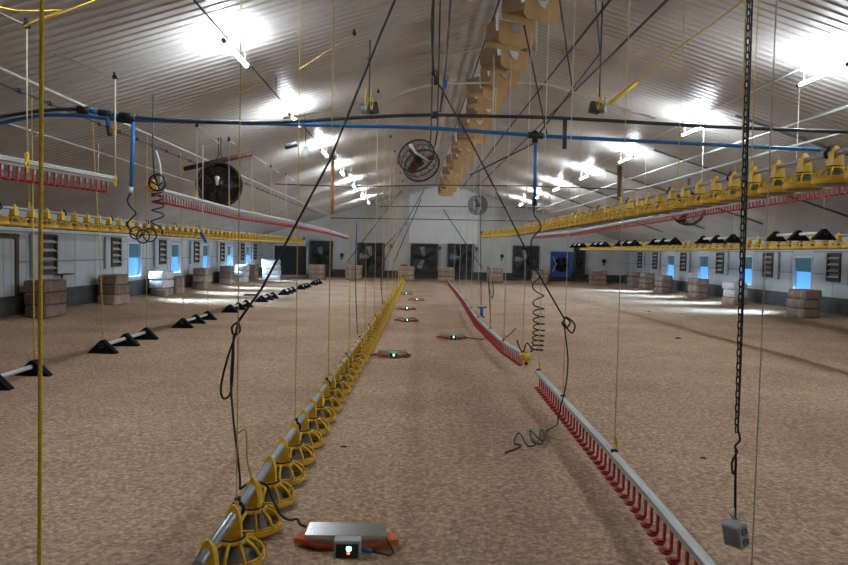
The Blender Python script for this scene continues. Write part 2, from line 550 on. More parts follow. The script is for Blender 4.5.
wall_fan(310, 333, 241, 271, 'black screened extractor fan right beside the black door on the end wall', [1])
wall_fan(357, 385, 243, 272, 'dark screened extractor fan on the end wall, left of the white centre panel', [1, 2])
wall_fan(410, 438, 244, 272, 'dark extractor fan under the left half of the white end wall panel', [1, 3])
wall_fan(447, 474, 244, 272, 'dark extractor fan under the right half of the white end wall panel', [2])
wall_fan(512, 539, 246, 275, 'black extractor fan left of the blue fan on the end wall', [1, 2])
wall_fan(550, 572, 252, 277, 'blue square-fronted fan with a round black mouth on the end wall', None, M['bluefan'], False)
wall_fan(573, 585, 247, 276, 'narrow dark screened vent just right of the blue fan', None)

# little black boxes and bulkhead lights on the end wall
for (u, v, lab) in ((342, 256, 'small black socket box on the end wall left of a screened fan'),
                    (502, 257, 'small black socket box on the end wall left of the black fan'),
                    (604, 262, 'small black socket box on the end wall right of the blue fan')):
    p = at(u, v, YB - 0.06)
    t = thing('socket_box', lab, 'electrical box', p, group=None)
    b = new(); add_box(b, (0, 0, 0.06), (0.2, 0.12, 0.2), bev=0.015); obj('housing', b, M['dark'], t)
    b = new(); add_tube(b, [(0, -0.03, -0.04), (0, -0.05, -0.16), (-0.06, -0.03, -0.2)], 0.035, 6); obj('cable_gland', b, M['dark'], t)
for (u, v, lab) in ((332, 245, 'small reddish junction box between the two left end wall fans'),
                    (391, 246, 'small reddish junction box right of the screened fan on the left'),
                    (440, 248, 'small reddish junction box between the two middle end wall fans'),
                    (477, 249, 'small reddish junction box at the right edge of the white panel')):
    p = at(u, v, YB - 0.06)
    t = thing('junction_box', lab, 'electrical box', p)
    b = new(); add_box(b, (0, 0, 0), (0.17, 0.1, 0.2), bev=0.015); obj('housing', b, M['wood'], t)
    b = new(); add_box(b, (0, -0.055, 0), (0.1, 0.02, 0.12), bev=0.005); obj('switch', b, M['rust'], t)

# ------------------------------------------------------------------ AIR INLETS (louvred shutters) on the long walls
def air_inlet(side, y, label, z0=1.1, z1=1.98, w=0.62):
    s = 1 if side == 'left' else -1
    x = XL if s > 0 else XR
    t = thing('air_inlet', label, 'vent', (x + s * 0.005, y, z0), group='louvred air inlets on the %s wall' % side)
    h = z1 - z0
    b = new()
    for dy in (-w / 2, w / 2): add_box(b, (s * 0.05, dy, h / 2), (0.1, 0.06, h), bev=0.006)
    for z in (0.03, h - 0.03): add_box(b, (s * 0.05, 0, z), (0.1, w, 0.06), bev=0.006)
    add_box(b, (s * 0.012, 0, h / 2), (0.015, w, h))
    obj('frame', b, M['wood'], t)
    for k in range(4):
        b = new()
        add_box(b, (s * 0.06, 0, 0.16 + (h - 0.2) * k / 3.6), (0.11, w - 0.08, 0.02), rot=Matrix.Rotation(s * 0.55, 3, 'Y'))
        bmesh.ops.translate(b, vec=(0, 0, 0), verts=b.verts)
        obj('slat', b, M['wall'], t)
    b = new(); add_box(b, (s * 0.05, -w / 2 - 0.22, h / 2 - 0.02), (0.06, 0.3, h + 0.06), bev=0.01)
    obj('flap', b, M['wall'], t)
    return t


near = 'louvred air inlet on the %s wall just nearer than the %s window from the camera'
for k, w in enumerate(WY):
    air_inlet('left', w - 1.55, near % ('left', ORD[k]))
air_inlet('left', WY[4] + 1.3, 'louvred air inlet on the left wall beyond the last window')
for k, w in enumerate(WY[:4]):
    air_inlet('right', w - 1.75, near % ('right', ORD[k]))
air_inlet('right', WY[3] + 2.0, 'louvred air inlet on the right wall just beyond the last window')
air_inlet('right', WY[3] + 4.4, 'louvred air inlet on the right wall nearest the far corner')
air_inlet('left', 16.9, 'louvred air inlet on the left wall nearest the camera', 1.0, 1.98, 0.7)
# small shelf and switch on the left wall
p = Vector((XL + 0.1, 17.6, 0.98))
b = new(); add_box(b, (0, 0, 0), (0.22, 0.6, 0.03), bev=0.005); add_box(b, (-0.06, 0, -0.06), (0.03, 0.04, 0.1))
o = obj('wall_shelf', b, M['wood'], None, p); tag(o, 'small dark shelf on the left wall under the nearest air inlet', 'shelf')

# ------------------------------------------------------------------ STRAW BALES
BW, BL, BH = 0.50, 0.95, 0.285


def bale_mesh(m, seed):
    rnd = random.Random(seed)
    b = new(); add_box(b, (0, 0, BH / 2), (BW, BL, BH - 0.006), bev=0.045)
    for v in b.verts:
        v.co += Vector((rnd.uniform(-1, 1), rnd.uniform(-1, 1), rnd.uniform(-0.2, 0.2))) * 0.009
    for f in b.faces: f.smooth = True
    # two strings pressed into the wrapper
    e = obj('straw_bale', b, m)
    for yy in (-0.24, 0.24):
        b2 = new()
        w, h = BW / 2 + 0.004, BH / 2 + 0.0
        pts = [(-w + .04, yy, 0.004), (w - .04, yy, 0.004), (w, yy, 0.05), (w, yy, BH - 0.05), (w - 0.04, yy, BH - 0.004), (-w + 0.04, yy, BH - 0.004), (-w, yy, BH - 0.05), (-w, yy, 0.05)]
        add_tube(b2, pts, 0.006, 4, closed=True)
        obj('baling_string', b2, M['pcord'], e)
    return e


protos = {'bale': bale_mesh(M['bale'], 1), 'baled': bale_mesh(M['baled'], 2), 'balew': bale_mesh(M['balew'], 3)}
used = set()
WORD = {'bale': 'tan', 'baled': 'brown', 'balew': 'white-wrapped'}


def stack(x, y, rz, kinds, where, group, zb=None):
    names = ['bottom', 'middle', 'top'] if len(kinds) == 3 else ['bottom', 'second', 'third', 'top']
    z = floor_z(x, y) - 0.01 if zb is None else zb
    for k, kd in enumerate(kinds):
        src = protos[kd]
        o = src if kd not in used else copy_tree(src)
        used.add(kd)
        o.location = (x + random.uniform(-0.03, 0.03), y + random.uniform(-0.03, 0.03), z + k * (BH + 0.002))
        o.rotation_euler = (0, 0, rz + random.uniform(-0.05, 0.05))
        tag(o, '%s %s bale, stack %s' % (names[k], WORD[kd], where), 'bale', group)


gl, gr, gb = 'bales stacked along the left wall', 'bales stacked along the right wall', 'bales stacked along the end wall'
stack(-8.45, 15.9, 0, ['baled', 'baled', 'baled'], 'nearest the camera on the left wall', gl)
stack(-8.5, 19.6, 0, ['bale', 'baled', 'baled'], 'just before the nearest left window', gl)
stack(-8.45, 23.2, 0, ['baled', 'balew', 'balew'], 'under the nearest left window', gl)
stack(-8.45, 24.3, 0, ['baled', 'baled'], 'right behind the white bales under the nearest left window', gl)
stack(-8.4, 27.5, 0, ['baled', 'bale', 'baled'], 'just past the second left window', gl)
stack(-8.45, 31.3, 0, ['bale', 'baled', 'baled'], 'just past the third left window', gl)
stack(-8.4, 33.9, 0, ['balew', 'balew', 'balew'], 'under the fourth left window', gl)
stack(-8.4, 35.9, 0, ['baled', 'baled', 'baled'], 'between the fourth and the farthest left window', gl)
stack(-7.75, 37.8, PI / 2, ['balew', 'balew', 'balew', 'balew'], 'in the far left corner', gl)
stack(11.85, 20.3, 0, ['baled', 'baled', 'baled'], 'under the nearest right window', gr)
stack(12.0, 25.0, 0, ['bale', 'balew', 'balew'], 'under the second right window', gr)
stack(12.0, 28.2, 0, ['baled', 'bale', 'baled'], 'just nearer than the third right window', gr)
stack(12.0, 32.2, 0, ['baled', 'baled', 'baled'], 'just nearer than the fourth right window', gr)
stack(12.25, 35.2, 0, ['baled', 'baled', 'baled'], 'past the last right window', gr)
stack(12.3, 37.3, 0, ['baled', 'baled', 'baled'], 'nearest the far right corner', gr)
for u, wh in ((317, 'beside the black door on the end wall'), (354, 'below the left screened fan on the end wall'),
              (406, 'on the end wall at the left edge of the white panel'), (446, 'on the end wall between the two middle fans'),
              (494.5, 'on the end wall right of the white panel'), (540, 'on the end wall left of the blue fan'),
              (598, 'on the end wall right of the blue fan')):
    p = at(u, 275, 39.9)
    stack(p.x, 39.9, PI / 2, ['bale', 'bale', 'bale'], wh, gb)
    if u == 406:
        b = new(); add_box(b, (0, 0, 0.04), (0.42, 0.3, 0.07), bev=0.01); add_box(b, (0, 0, 0.085), (0.46, 0.34, 0.02), bev=0.005)
        o = obj('plastic_tray', b, M['red'], None, (p.x - 0.15, 39.9, floor_z(p.x, 39.9) + 3 * BH + 0.0)); tag(o, 'small red tray on top of an end wall bale stack', 'tray')

# ------------------------------------------------------------------ CEILING LAMPS
LXL, LXR = -2.36, 5.85
lamp_proto = None


def make_lamp(label, loc, group):
    t = thing('ceiling_lamp', label, 'lamp', loc, group=group)
    b = new(); add_tube(b, [(0, -0.55, 0), (0, 0.55, 0)], 0.022, 8); obj('lamp_tube', b, M['lamp'], t)
    for s in (-1, 1):
        b = new(); add_tube(b, [(0, s * 0.55, 0), (0, s * 0.62, 0)], 0.03, 8); obj('end_cap', b, M['dark'], t)
    for s in (-1, 1):
        b = new(); add_tube(b, [(0, s * 0.45, 0.02), (0, s * 0.45, 0.30)], 0.006, 4); obj('hanger', b, M['pipew'], t)
    return t


for side, lx, ly in (('left', LXL, [9.1 + 4.5 * k for k in range(7)]), ('right', LXR, [9.82 + 4.5 * k for k in range(7)])):
    z = ceil_z(lx) - 0.33
    for k, y in enumerate(ly):
        lab = '%s lit tube lamp from the camera in the %s row under the ceiling' % (ORD[k], side)
        if k == 6: lab = 'farthest lit tube lamp in the %s row under the ceiling' % side
        if k == 0: lab = 'nearest lit tube lamp in the %s row under the ceiling' % side
        g = 'tube lamps in the %s ceiling row' % side
        if lamp_proto is None:
            lamp_proto = make_lamp(lab, (lx, y, z), g)
        else:
            t = copy_tree(lamp_proto); t.location = (lx, y, z); tag(t, lab, 'lamp', g)
    # unseen lamps added near the camera to brighten the foreground
    if side == 'right':
        t = copy_tree(lamp_proto); t.location = (lx, ly[0] - 9.0, z)
        tag(t, 'tube lamp added to the right ceiling row beside the camera, out of view', 'lamp', 'tube lamps in the right ceiling row')
    t = copy_tree(lamp_proto); t.location = (lx, ly[0] - 4.5, z)
    tag(t, 'unseen tube lamp added to the %s ceiling row nearer the camera' % side, 'lamp', 'tube lamps in the %s ceiling row' % side)
    # wire conduit along the row
    b = new(); zz = z + (0.03 if side == 'left' else 0.26)
    add_tube(b, [(lx + 0.04, 4.6, zz), (lx + 0.04, 39.5, zz)], 0.012, 6)
    y = 5.5
    while y < 39:
        add_tube(b, [(lx + 0.04, y, zz), (lx + 0.04, y, ceil_z(lx) - 0.0)], 0.005, 4); y += 3.0
    o = obj('lighting_conduit', b, M['gpipe'] if side == 'left' else M['pipew'], auto=True)
    tag(o, ('dark' if side == 'left' else 'pale') + ' conduit running along the %s row of tube lamps' % side, 'conduit')

# ------------------------------------------------------------------ FEEDER LINES
PITCH = 0.452


def pan_proto():
    """yellow grill + drop cone (part), bowl (sub-part). z=0 is the pan's underside; tube axis at z = 0.275"""
    b = new()
    n = 10
    add_torus(b, (0, 0, 0.05), 0.168, 0.009, 'Z', 24, 5)
    add_torus(b, (0, 0, 0.066), 0.163, 0.006, 'Z', 24, 4)
    for k in range(n):
        a = 2 * PI * k / n + 0.2; ca, sa = math.cos(a), math.sin(a)
        pts = [(r * ca, r * sa, z) for r, z in ((0.168, 0.042), (0.163, 0.078), (0.146, 0.108), (0.115, 0.130), (0.078, 0.146))]
        add_tube(b, pts, 0.0095, 4)
    add_lathe(b, [(0.086, 0.136), (0.09, 0.142), (0.066, 0.158), (0.05, 0.163)], 20)
    add_lathe(b, [(0.158, 0.014), (0.172, 0.024), (0.173, 0.046), (0.165, 0.056)], 24)
    # drop: square funnel up to a saddle clip over the tube
    def ring(w, d, z): return [b.verts.new((sx * w, sy * d, z)) for sx, sy in ((-1, -1), (1, -1), (1, 1), (-1, 1))]
    R_ = [ring(0.048, 0.044, 0.157), ring(0.044, 0.040, 0.235), ring(0.036, 0.032, 0.285), ring(0.026, 0.019, 0.31), ring(0.007, 0.011, 0.335)]
    for A, B in zip(R_, R_[1:]):
        for k in range(4): b.faces.new((A[k], A[(k + 1) % 4], B[(k + 1) % 4], B[k]))
    b.faces.new(R_[-1])
    pan = obj('feeder_pan', b, M['yellow'])
    b = new()
    add_lathe(b, [(0.0, 0.0), (0.125, 0.001), (0.154, 0.012), (0.160, 0.03), (0.154, 0.03), (0.135, 0.016), (0.11, 0.012), (0.085, 0.03), (0.05, 0.12), (0.0, 0.125)], 20)
    bowl = obj('pan_bowl', b, M['bowl'], pan)
    b = new(); add_torus(b, (0, 0, 0.158), 0.066, 0.008, 'Z', 16, 5)
    ringo = obj('collar', b, M['dark'], pan)
    return pan, bowl, ringo


PAN = pan_proto()
first_pan = [True]


def add_pan(parent, loc, rz):
    if first_pan[0]:
        first_pan[0] = False
        PAN[0].parent = parent; PAN[0].location = loc; PAN[0].rotation_euler = (0, 0, rz); return
    p = copy_to(PAN[0], parent, loc, (0, 0, rz))
    for ch in PAN[1:]: copy_to(ch, p, (0, 0, 0))


def interp(knots, y):
    if y <= knots[0][0]: (y0, a), (y1, b) = knots[0], knots[1]
    elif y >= knots[-1][0]: (y0, a), (y1, b) = knots[-2], knots[-1]
    else:
        for (y0, a), (y1, b) in zip(knots, knots[1:]):
            if y0 <= y <= y1: break
    k = (y - y0) / (y1 - y0)
    return [p + (q - p) * k for p, q in zip(a, b)]


def feeder_line(label, knots, y0, y1, end_far=True, phase=0.0):
    """knots: (Y, (X, z of the pan underside))"""
    base = Vector((interp(knots, y0)[0], y0, interp(knots, y0)[1]))
    t = thing('feeder_line', label, 'feeder', base, group=None)
    b = new(); pts = []
    n = 24
    for k in range(n + 1):
        y = y0 - 0.15 + (y1 - y0 + 0.4) * k / n
        x, z = interp(knots, y); pts.append(Vector((x, y, z + 0.275)) - base)
    add_tube(b, pts, 0.026, 10); obj('feed_tube', b, M['tube'], t)
    # thin steel cable above the tube
    y = y0 + phase; k = 0
    while y < y1:
        x, z = interp(knots, y)
        add_pan(t, Vector((x, y, z)) - base, random.uniform(-0.2, 0.2))
        if k % 4 == 1:
            b = new(); add_torus(b, Vector((x, y + 0.1, z + 0.275)) - base, 0.034, 0.012, 'Y', 12, 6)
            add_box(b, Vector((x, y + 0.1, z + 0.325)) - base, (0.03, 0.03, 0.04), bev=0.005)
            obj('tube_clamp', b, M['dark'], t)
        y += PITCH; k += 1
    x, z = interp(knots, y1 + 0.25)
    b = new(); add_box(b, Vector((x, y1 + 0.3, z + 0.27)) - base, (0.13, 0.2, 0.16), bev=0.015)
    add_lathe(b, [(0, 0.0), (0.06, 0.0), (0.06, 0.16), (0, 0.17)], 12, Vector((x, y1 + 0.4, z + 0.27)) - base, 0, 'Y')
    obj('drive_unit', b, M['wood'], t)
    return t


FC = [(3.5, (-0.955, 0.005)), (6.6, (-0.92, 0.005)), (12, (-0.80, 0.02)), (22, (-0.66, 0.03)), (38, (-0.46, 0.05))]
LINE_FC = feeder_line('yellow pan feeder line standing on the litter left of the middle aisle', FC, 3.24, 37.0)
FR = [(5, (3.52, 2.375)), (14, (3.56, 2.36)), (24, (3.58, 2.36)), (35, (3.60, 2.52))]
LINE_FR = feeder_line('grey tube feeder line with yellow pans hoisted high on the near right', FR, 3.4, 34.6)
FL = [(9, (-5.9, 1.99)), (22, (-5.9, 1.98)), (37, (-5.9, 2.05))]
LINE_FL = feeder_line('yellow pan feeder line hoisted along the left wall', FL, 9.3, 36.8)
FF = [(12, (8.55, 1.98)), (22, (8.55, 1.96)), (35, (8.55, 2.0))]
LINE_FF = feeder_line('yellow pan feeder line hoisted along the right wall behind the black triangles', FF, 9.9, 34.0)

# ------------------------------------------------------------------ DRINKER LINES
def cup_proto():
    """red drip cup on its arm; z=0 at the pipe's underside, hangs down; line runs along Y"""
    b = new()
    add_box(b, (-0.010, 0, -0.052), (0.012, 0.030, 0.104), bev=0.003)
    add_box(b, (-0.03, 0, -0.108), (0.05, 0.022, 0.014), bev=0.002)
    add_lathe(b, [(0.0, -0.132), (0.024, -0.130), (0.04, -0.108), (0.036, -0.107), (0.02, -0.122), (0.0, -0.124)], 12, (-0.042, 0, 0))
    return obj('drip_cup', b, M['red'])


def nip_proto():
    b = new(); add_lathe(b, [(0.011, 0.0), (0.011, -0.03), (0.007, -0.035), (0.006, -0.055), (0.0, -0.056)], 8)
    return obj('nipple', b, M['pipew'])


CUP = cup_proto(); cup_first = [True]
CP = 0.125


def drinker_line(label, knots, y0, y1, side=1, cup_lim=100):
    """knots: (Y, (X, z of rail top)); hangs cups 0.21 m below the rail"""
    x0, z0 = interp(knots, y0)
    base = Vector((x0, y0, z0 - 0.2))
    t = thing('drinker_line', label, 'drinker', base)
    def path(dz, dx=0.0, n=28):
        out = []
        for k in range(n + 1):
            y = y0 + (y1 - y0) * k / n; x, z = interp(knots, y); out.append(Vector((x + dx, y, z + dz)) - base)
        return out
    P = path(-0.03); b = new()
    prev = None
    for p in P:   # flattened aluminium profile
        ring = [b.verts.new(p + Vector(q)) for q in ((-0.034, 0, -0.018), (0.034, 0, -0.018), (0.03, 0, 0.012), (0.012, 0, 0.028), (-0.012, 0, 0.028), (-0.03, 0, 0.012))]
        if prev:
            for k in range(6): b.faces.new((prev[k], prev[(k + 1) % 6], ring[(k + 1) % 6], ring[k]))
        else: b.faces.new(ring)
        prev = ring
    b.faces.new(prev)
    obj('support_rail', b, M['alu'], t)
    b = new(); add_tube(b, path(-0.065), 0.016, 8); obj('water_pipe', b, M['pipew'], t)
    n = int((y1 - y0 - 0.1) / CP)
    rest = new()
    nip = new()
    for k in range(n):
        y = y0 + 0.08 + k * CP
        x, z = interp(knots, y); loc = Vector((x, y, z - 0.08)) - base
        if k < cup_lim:
            if cup_first[0]:
                cup_first[0] = False; CUP.parent = t; CUP.location = loc; CUP.rotation_euler = (0, 0, 0 if side > 0 else PI)
            else: copy_to(CUP, t, loc, (0, 0, 0 if side > 0 else PI))
        else:
            s = side
            add_box(rest, loc + Vector((-0.012 * s, 0, -0.055)), (0.012, 0.03, 0.11))
            add_box(rest, loc + Vector((-0.035 * s, 0, -0.118)), (0.062, 0.06, 0.022))
        add_lathe(nip, [(0.010, 0.0), (0.010, -0.03), (0.005, -0.05)], 5, loc)
    o = obj('nipples', nip, M['pipew'], t); o['kind'] = 'stuff'
    if len(rest.verts):
        o = obj('distant_drip_cups', rest, M['red'], t); o['kind'] = 'stuff'
    else: rest.free()
    return t, base


def end_fitting(t, base, p, d):
    """yellow end fitting: flattened elbow with a red plug, d = direction along Y"""
    b = new()
    q = Vector(p) - base
    add_lathe(b, [(0.0, -0.11), (0.045, -0.10), (0.062, -0.04), (0.062, 0.03), (0.04, 0.07), (0.0, 0.08)], 12, q + Vector((0, d * 0.06, -0.03)), 0, 'Y')
    add_box(b, q + Vector((-0.03, d * 0.08, 0.0)), (0.16, 0.1, 0.05), bev=0.015)
    add_tube(b, [q + Vector((0, d * 0.06, -0.03)), q + Vector((0, d * 0.06, 0.1))], 0.02, 8)
    f = obj('end_fitting', b, M['yellow'], t)
    b = new(); add_tube(b, [q + Vector((0, d * 0.06, -0.08)), q + Vector((0, d * 0.06, -0.14))], 0.03, 8); obj('drain_plug', b, M['red'], f)


DN = [(3.0, (1.495, 0.255)), (4.3, (1.555, 0.258)), (5.5, (1.585, 0.265)), (7.0, (1.605, 0.28)), (8.55, (1.62, 0.30))]
LINE_DN, bs = drinker_line('near red cup drinker line on the litter running out at lower right', DN, 2.6, 8.55)
DFAR = [(9.95, (1.70, 0.285)), (11.4, (1.58, 0.285)), (15.3, (1.52, 0.285)), (22, (1.72, 0.285)), (30, (1.86, 0.285)), (36, (1.95, 0.285))]
LINE_DF, bs = drinker_line('far red cup drinker line on the litter with a yellow end under the coil', DFAR, 10.0, 35.5)
end_fitting(LINE_DF, bs, (1.70, 9.9, 0.27), -1)
DL = [(5, (-3.6, 2.49)), (8.5, (-3.55, 2.58))]
LINE_DL, _ = drinker_line('near red cup drinker line hoisted at upper left, ending in mid air', DL, 5.2, 8.2)
DL2 = [(9.6, (-3.6, 2.58)), (14, (-3.6, 2.55)), (20, (-3.58, 2.60)), (28, (-3.55, 2.62)), (38, (-3.5, 2.55))]
LINE_DL2, bs = drinker_line('far red cup drinker line hoisted at left below the black round fan', DL2, 9.75, 37.5)
end_fitting(LINE_DL2, bs, (-3.6, 9.6, 2.57), -1)
DR = [(8, (6.2, 2.93)), (18, (6.2, 2.80)), (26, (6.2, 2.69)), (35, (6.15, 2.72))]
LINE_DR, _ = drinker_line('red cup drinker line hoisted at right beneath the high yellow feeder', DR, 6.0, 34.4, side=1, cup_lim=98)

# ------------------------------------------------------------------ PERCHES: black triangles joined by a white bar
def tri_proto():
    b = new()
    # hollow A frame: outer triangle, rounded apex, thick in Y
    w, h, d = 0.225, 0.22, 0.06
    add_prism(b, [(-w, 0.0), (w, 0.0), (w, 0.02), (0.018, h), (-0.018, h), (-w, 0.02)], -d, d, 'XZ')
    bmesh.ops.bevel(b, geom=b.edges[:], offset=0.006, segments=1, affect='EDGES')
    return b


TRI = None; BAR = None; PERCH_L = []; PERCH_R = []


def perch(label, x, y0, z, group, n=3, tilt=0.0):
    global TRI, BAR
    t = thing('perch', label, 'perch', (x, y0, z), rz=tilt, group=group)
    for k in range(n):
        loc = (0, 0.88 * k, 0)
        if TRI is None:
            TRI = obj('triangular_foot', tri_proto(), M['tri'], t, loc)
            b = new(); add_torus(b, (0, -0.076, 0.135), 0.032, 0.006, 'Y', 14, 5)
            obj('socket_ring', b, M['gpipe'], TRI)
        else:
            c = copy_to(TRI, t, loc)
            for ch in TRI.children: copy_to(ch, c, ch.location)
    b = new()
    if BAR is None:
        add_tube(b, [(0, -0.05, 0.135), (0, 0.88 * 2 + 0.05, 0.135)], 0.03, 10); BAR = obj('perch_bar', b, M['pipew'], t)
    else:
        b.free(); copy_to(BAR, t, (0, 0, 0))
    return t


PXL, PXR = -4.95, 8.02
pl = [7.25 + 3.72 * k for k in range(8)]
for k, y in enumerate(pl):
    x = PXL + 0.006 * (y - 9) * 1.2
    lab = '%s black triangle perch with white bar from the camera, on the left litter' % ORD[k]
    if k == 0: lab = 'black triangle perch on the left litter cut off by the photo edge'
    PERCH_L.append(perch(lab, x, y, floor_z(x, y) - 0.002, 'black triangle perches on the left litter'))
pr = [13.15 + 3.75 * k for k in range(6)]
for k, y in enumerate(pr):
    lab = '%s black triangle perch from the camera, hoisted at right in front of the yellow feeder' % ORD[k]
    if k == 0: lab = 'nearest black triangle perch hoisted at right in front of the yellow feeder'
    if k == 5: lab = 'farthest black triangle perch hoisted at right in front of the yellow feeder'
    PERCH_R.append(perch(lab, PXR, y, 2.17 - 0.002 * y, 'black triangle perches hoisted at right'))

# ------------------------------------------------------------------ BIRD SCALES on the litter
def scale_proto(label, p, hero=False):
    t = thing('bird_scale', label, 'scale', p, group='weighing scales along the middle aisle')
    b = new()   # orange dished base, both ends turned up like wings
    sec = []
    for x, z, d in ((-0.31, 0.035, 0.012), (-0.26, 0.05, 0.06), (-0.16, 0.03, 0.085), (0, 0.016, 0.09), (0.16, 0.03, 0.085), (0.26, 0.05, 0.06), (0.31, 0.035, 0.012)):
        sec.append([b.verts.new((x, -d, z + 0.012)), b.verts.new((x, -d * 0.8, z - 0.015)), b.verts.new((x, d * 0.8, z - 0.015)), b.verts.new((x, d, z + 0.012)), b.verts.new((x, d, z + 0.02)), b.verts.new((x, -d, z + 0.02))])
    for A, B in zip(sec, sec[1:]):
        for k in range(6): b.faces.new((A[k], A[(k + 1) % 6], B[(k + 1) % 6], B[k]))
    b.faces.new(sec[0]); b.faces.new(list(reversed(sec[-1])))
    obj('base', b, M['orange'], t)
    b = new(); add_box(b, (0.0, 0.02, 0.097), (0.475, 0.19, 0.01), bev=0.003)
    add_box(b, (0.0, -0.076, 0.092), (0.475, 0.005, 0.02))
    add_box(b, (0, 0.02, 0.075), (0.12, 0.08, 0.05))
    obj('weighing_plate', b, M['steel'], t)
    b = new(); add_box(b, (0.02, -0.135, 0.055), (0.155, 0.075, 0.11), bev=0.008)
    hb = obj('control_box', b, M['grey'], t)
    b = new(); add_box(b, (0.02, -0.175, 0.052), (0.125, 0.006, 0.08), bev=0.004); obj('display_window', b, M['dark'], hb)
    b = new(); add_box(b, (0.03, -0.18, 0.068), (0.026, 0.006, 0.024), bev=0.003); obj('green_light', b, M['green_led'], hb)
    b = new(); add_box(b, (0.028, -0.18, 0.042), (0.016, 0.006, 0.014), bev=0.003); obj('red_light', b, M['red_led'], hb)
    b = new(); add_tube(b, [(0.098, -0.14, 0.05), (0.13, -0.14, 0.045), (0.16, -0.145, 0.04)], 0.011, 6)
    obj('blue_plug', b, M['blue'], hb)
    b = new(); add_tube(b, [(0.23, -0.06, 0.095), (0.26, -0.12, 0.07), (0.285, -0.13, 0.03), (0.26, -0.135, 0.012), (0.16, -0.145, 0.04)], 0.006, 6)
    obj('lead', b, M['cord'], t)
    return t


sp = []
for k, (u, v) in enumerate(((344, 556), (392, 358), (452, 340), (406, 322), (406, 310.2), (416, 301), (405.5, 295))):
    p = onz(u, v, 0.0); p.y += 0.14; p.z = floor_z(p.x, p.y)
    lab = ['near steel-topped bird scale with orange base beside the yellow feeder pans', 'second orange scale from the camera, close to the yellow feeder',
           'orange scale with a tangled lead near the red drinker line', 'fourth orange scale from the camera in the middle aisle',
           'fifth orange scale from the camera in the middle aisle', 'sixth orange scale from the camera, farther right than its neighbours',
           'farthest orange scale near the end of the yellow feeder'][k]
    if k == 0: s0 = scale_proto(lab, p)
    else:
        s = copy_tree(s0); s.location = p; s['label'] = lab
    sp.append(p)

# ------------------------------------------------------------------ CARDBOARD RIDGE BOXES
def ridge_box(label, loc, v):
    t = thing('cardboard_box', label, 'box', loc, group='cardboard boxes hung along the ridge')
    w, d, h, th = 0.29, 0.30, 0.46, 0.008
    def plate(poly, y, nm, m, plane='XZ'):
        b = new(); add_prism(b, poly, y, y + th, plane); return obj(nm, b, m, t)
    ch = 0.07
    plate([(-w + ch, 0), (w - ch, 0), (w, ch), (w, 0.36), (-w, 0.36), (-w, ch)], -d, 'front_flap', M['card'])
    plate([(-w, 0.12), (w, 0.12), (w, h), (-w, h)], d - 0.02, 'rear_panel', M['card'])
    plate([(-d, 0.10), (d, 0.2), (d, h), (-d, h)], -w - th, 'side_panel', M['card_shade'], 'YZ')  # left side in shade: its darkness is put into the cardboard colour
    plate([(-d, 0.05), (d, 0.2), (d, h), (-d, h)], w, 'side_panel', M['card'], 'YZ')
    b = new()   # crumpled plastic liner poking out in a V
    pts = [(-0.16, -d - 0.012, 0.36), (0.10, -d - 0.012, 0.36), (0.02, -d - 0.05, 0.16), (-0.06, -d - 0.03, 0.2)]
    vs = [b.verts.new(p) for p in pts]; b.faces.new(vs); bmesh.ops.solidify(b, geom=b.faces[:], thickness=0.006)
    obj('plastic_liner', b, M['liner'], t)
    b = new(); add_prism(b, [(-w - 0.03, 0.24), (-w - 0.012, 0.2), (-w - 0.012, h), (-w - 0.05, h)], -d - 0.02, -d + 0.06, 'XZ')
    obj('plastic_liner', b, M['liner'], t)
    return t


rb0 = None
for k in range(26):
    y = 8.75 + 1.12 * k
    if k == 0: lab = 'cardboard box on the ridge nearest the camera, cut off by the top edge'
    elif k == 25: lab = 'farthest cardboard box hung on the ridge'
    else: lab = '%s cardboard box back from the camera in the ridge row' % ORD[k]
    loc = (1.53 + 0.08 * math.sin(k * 2.1) + 0.006 * k, y, 4.97 + 0.05 * math.sin(k * 1.3) + 0.012 * k * -1)
    if rb0 is None: rb0 = ridge_box(lab, loc, 0); t = rb0
    else:
        t = copy_tree(rb0); t.location = loc; t['label'] = lab
    t.rotation_euler = (0.06 * math.sin(k * 1.7), 0.05 * math.sin(k * 0.9), 0.16 * math.sin(k * 2.7) + 0.36)

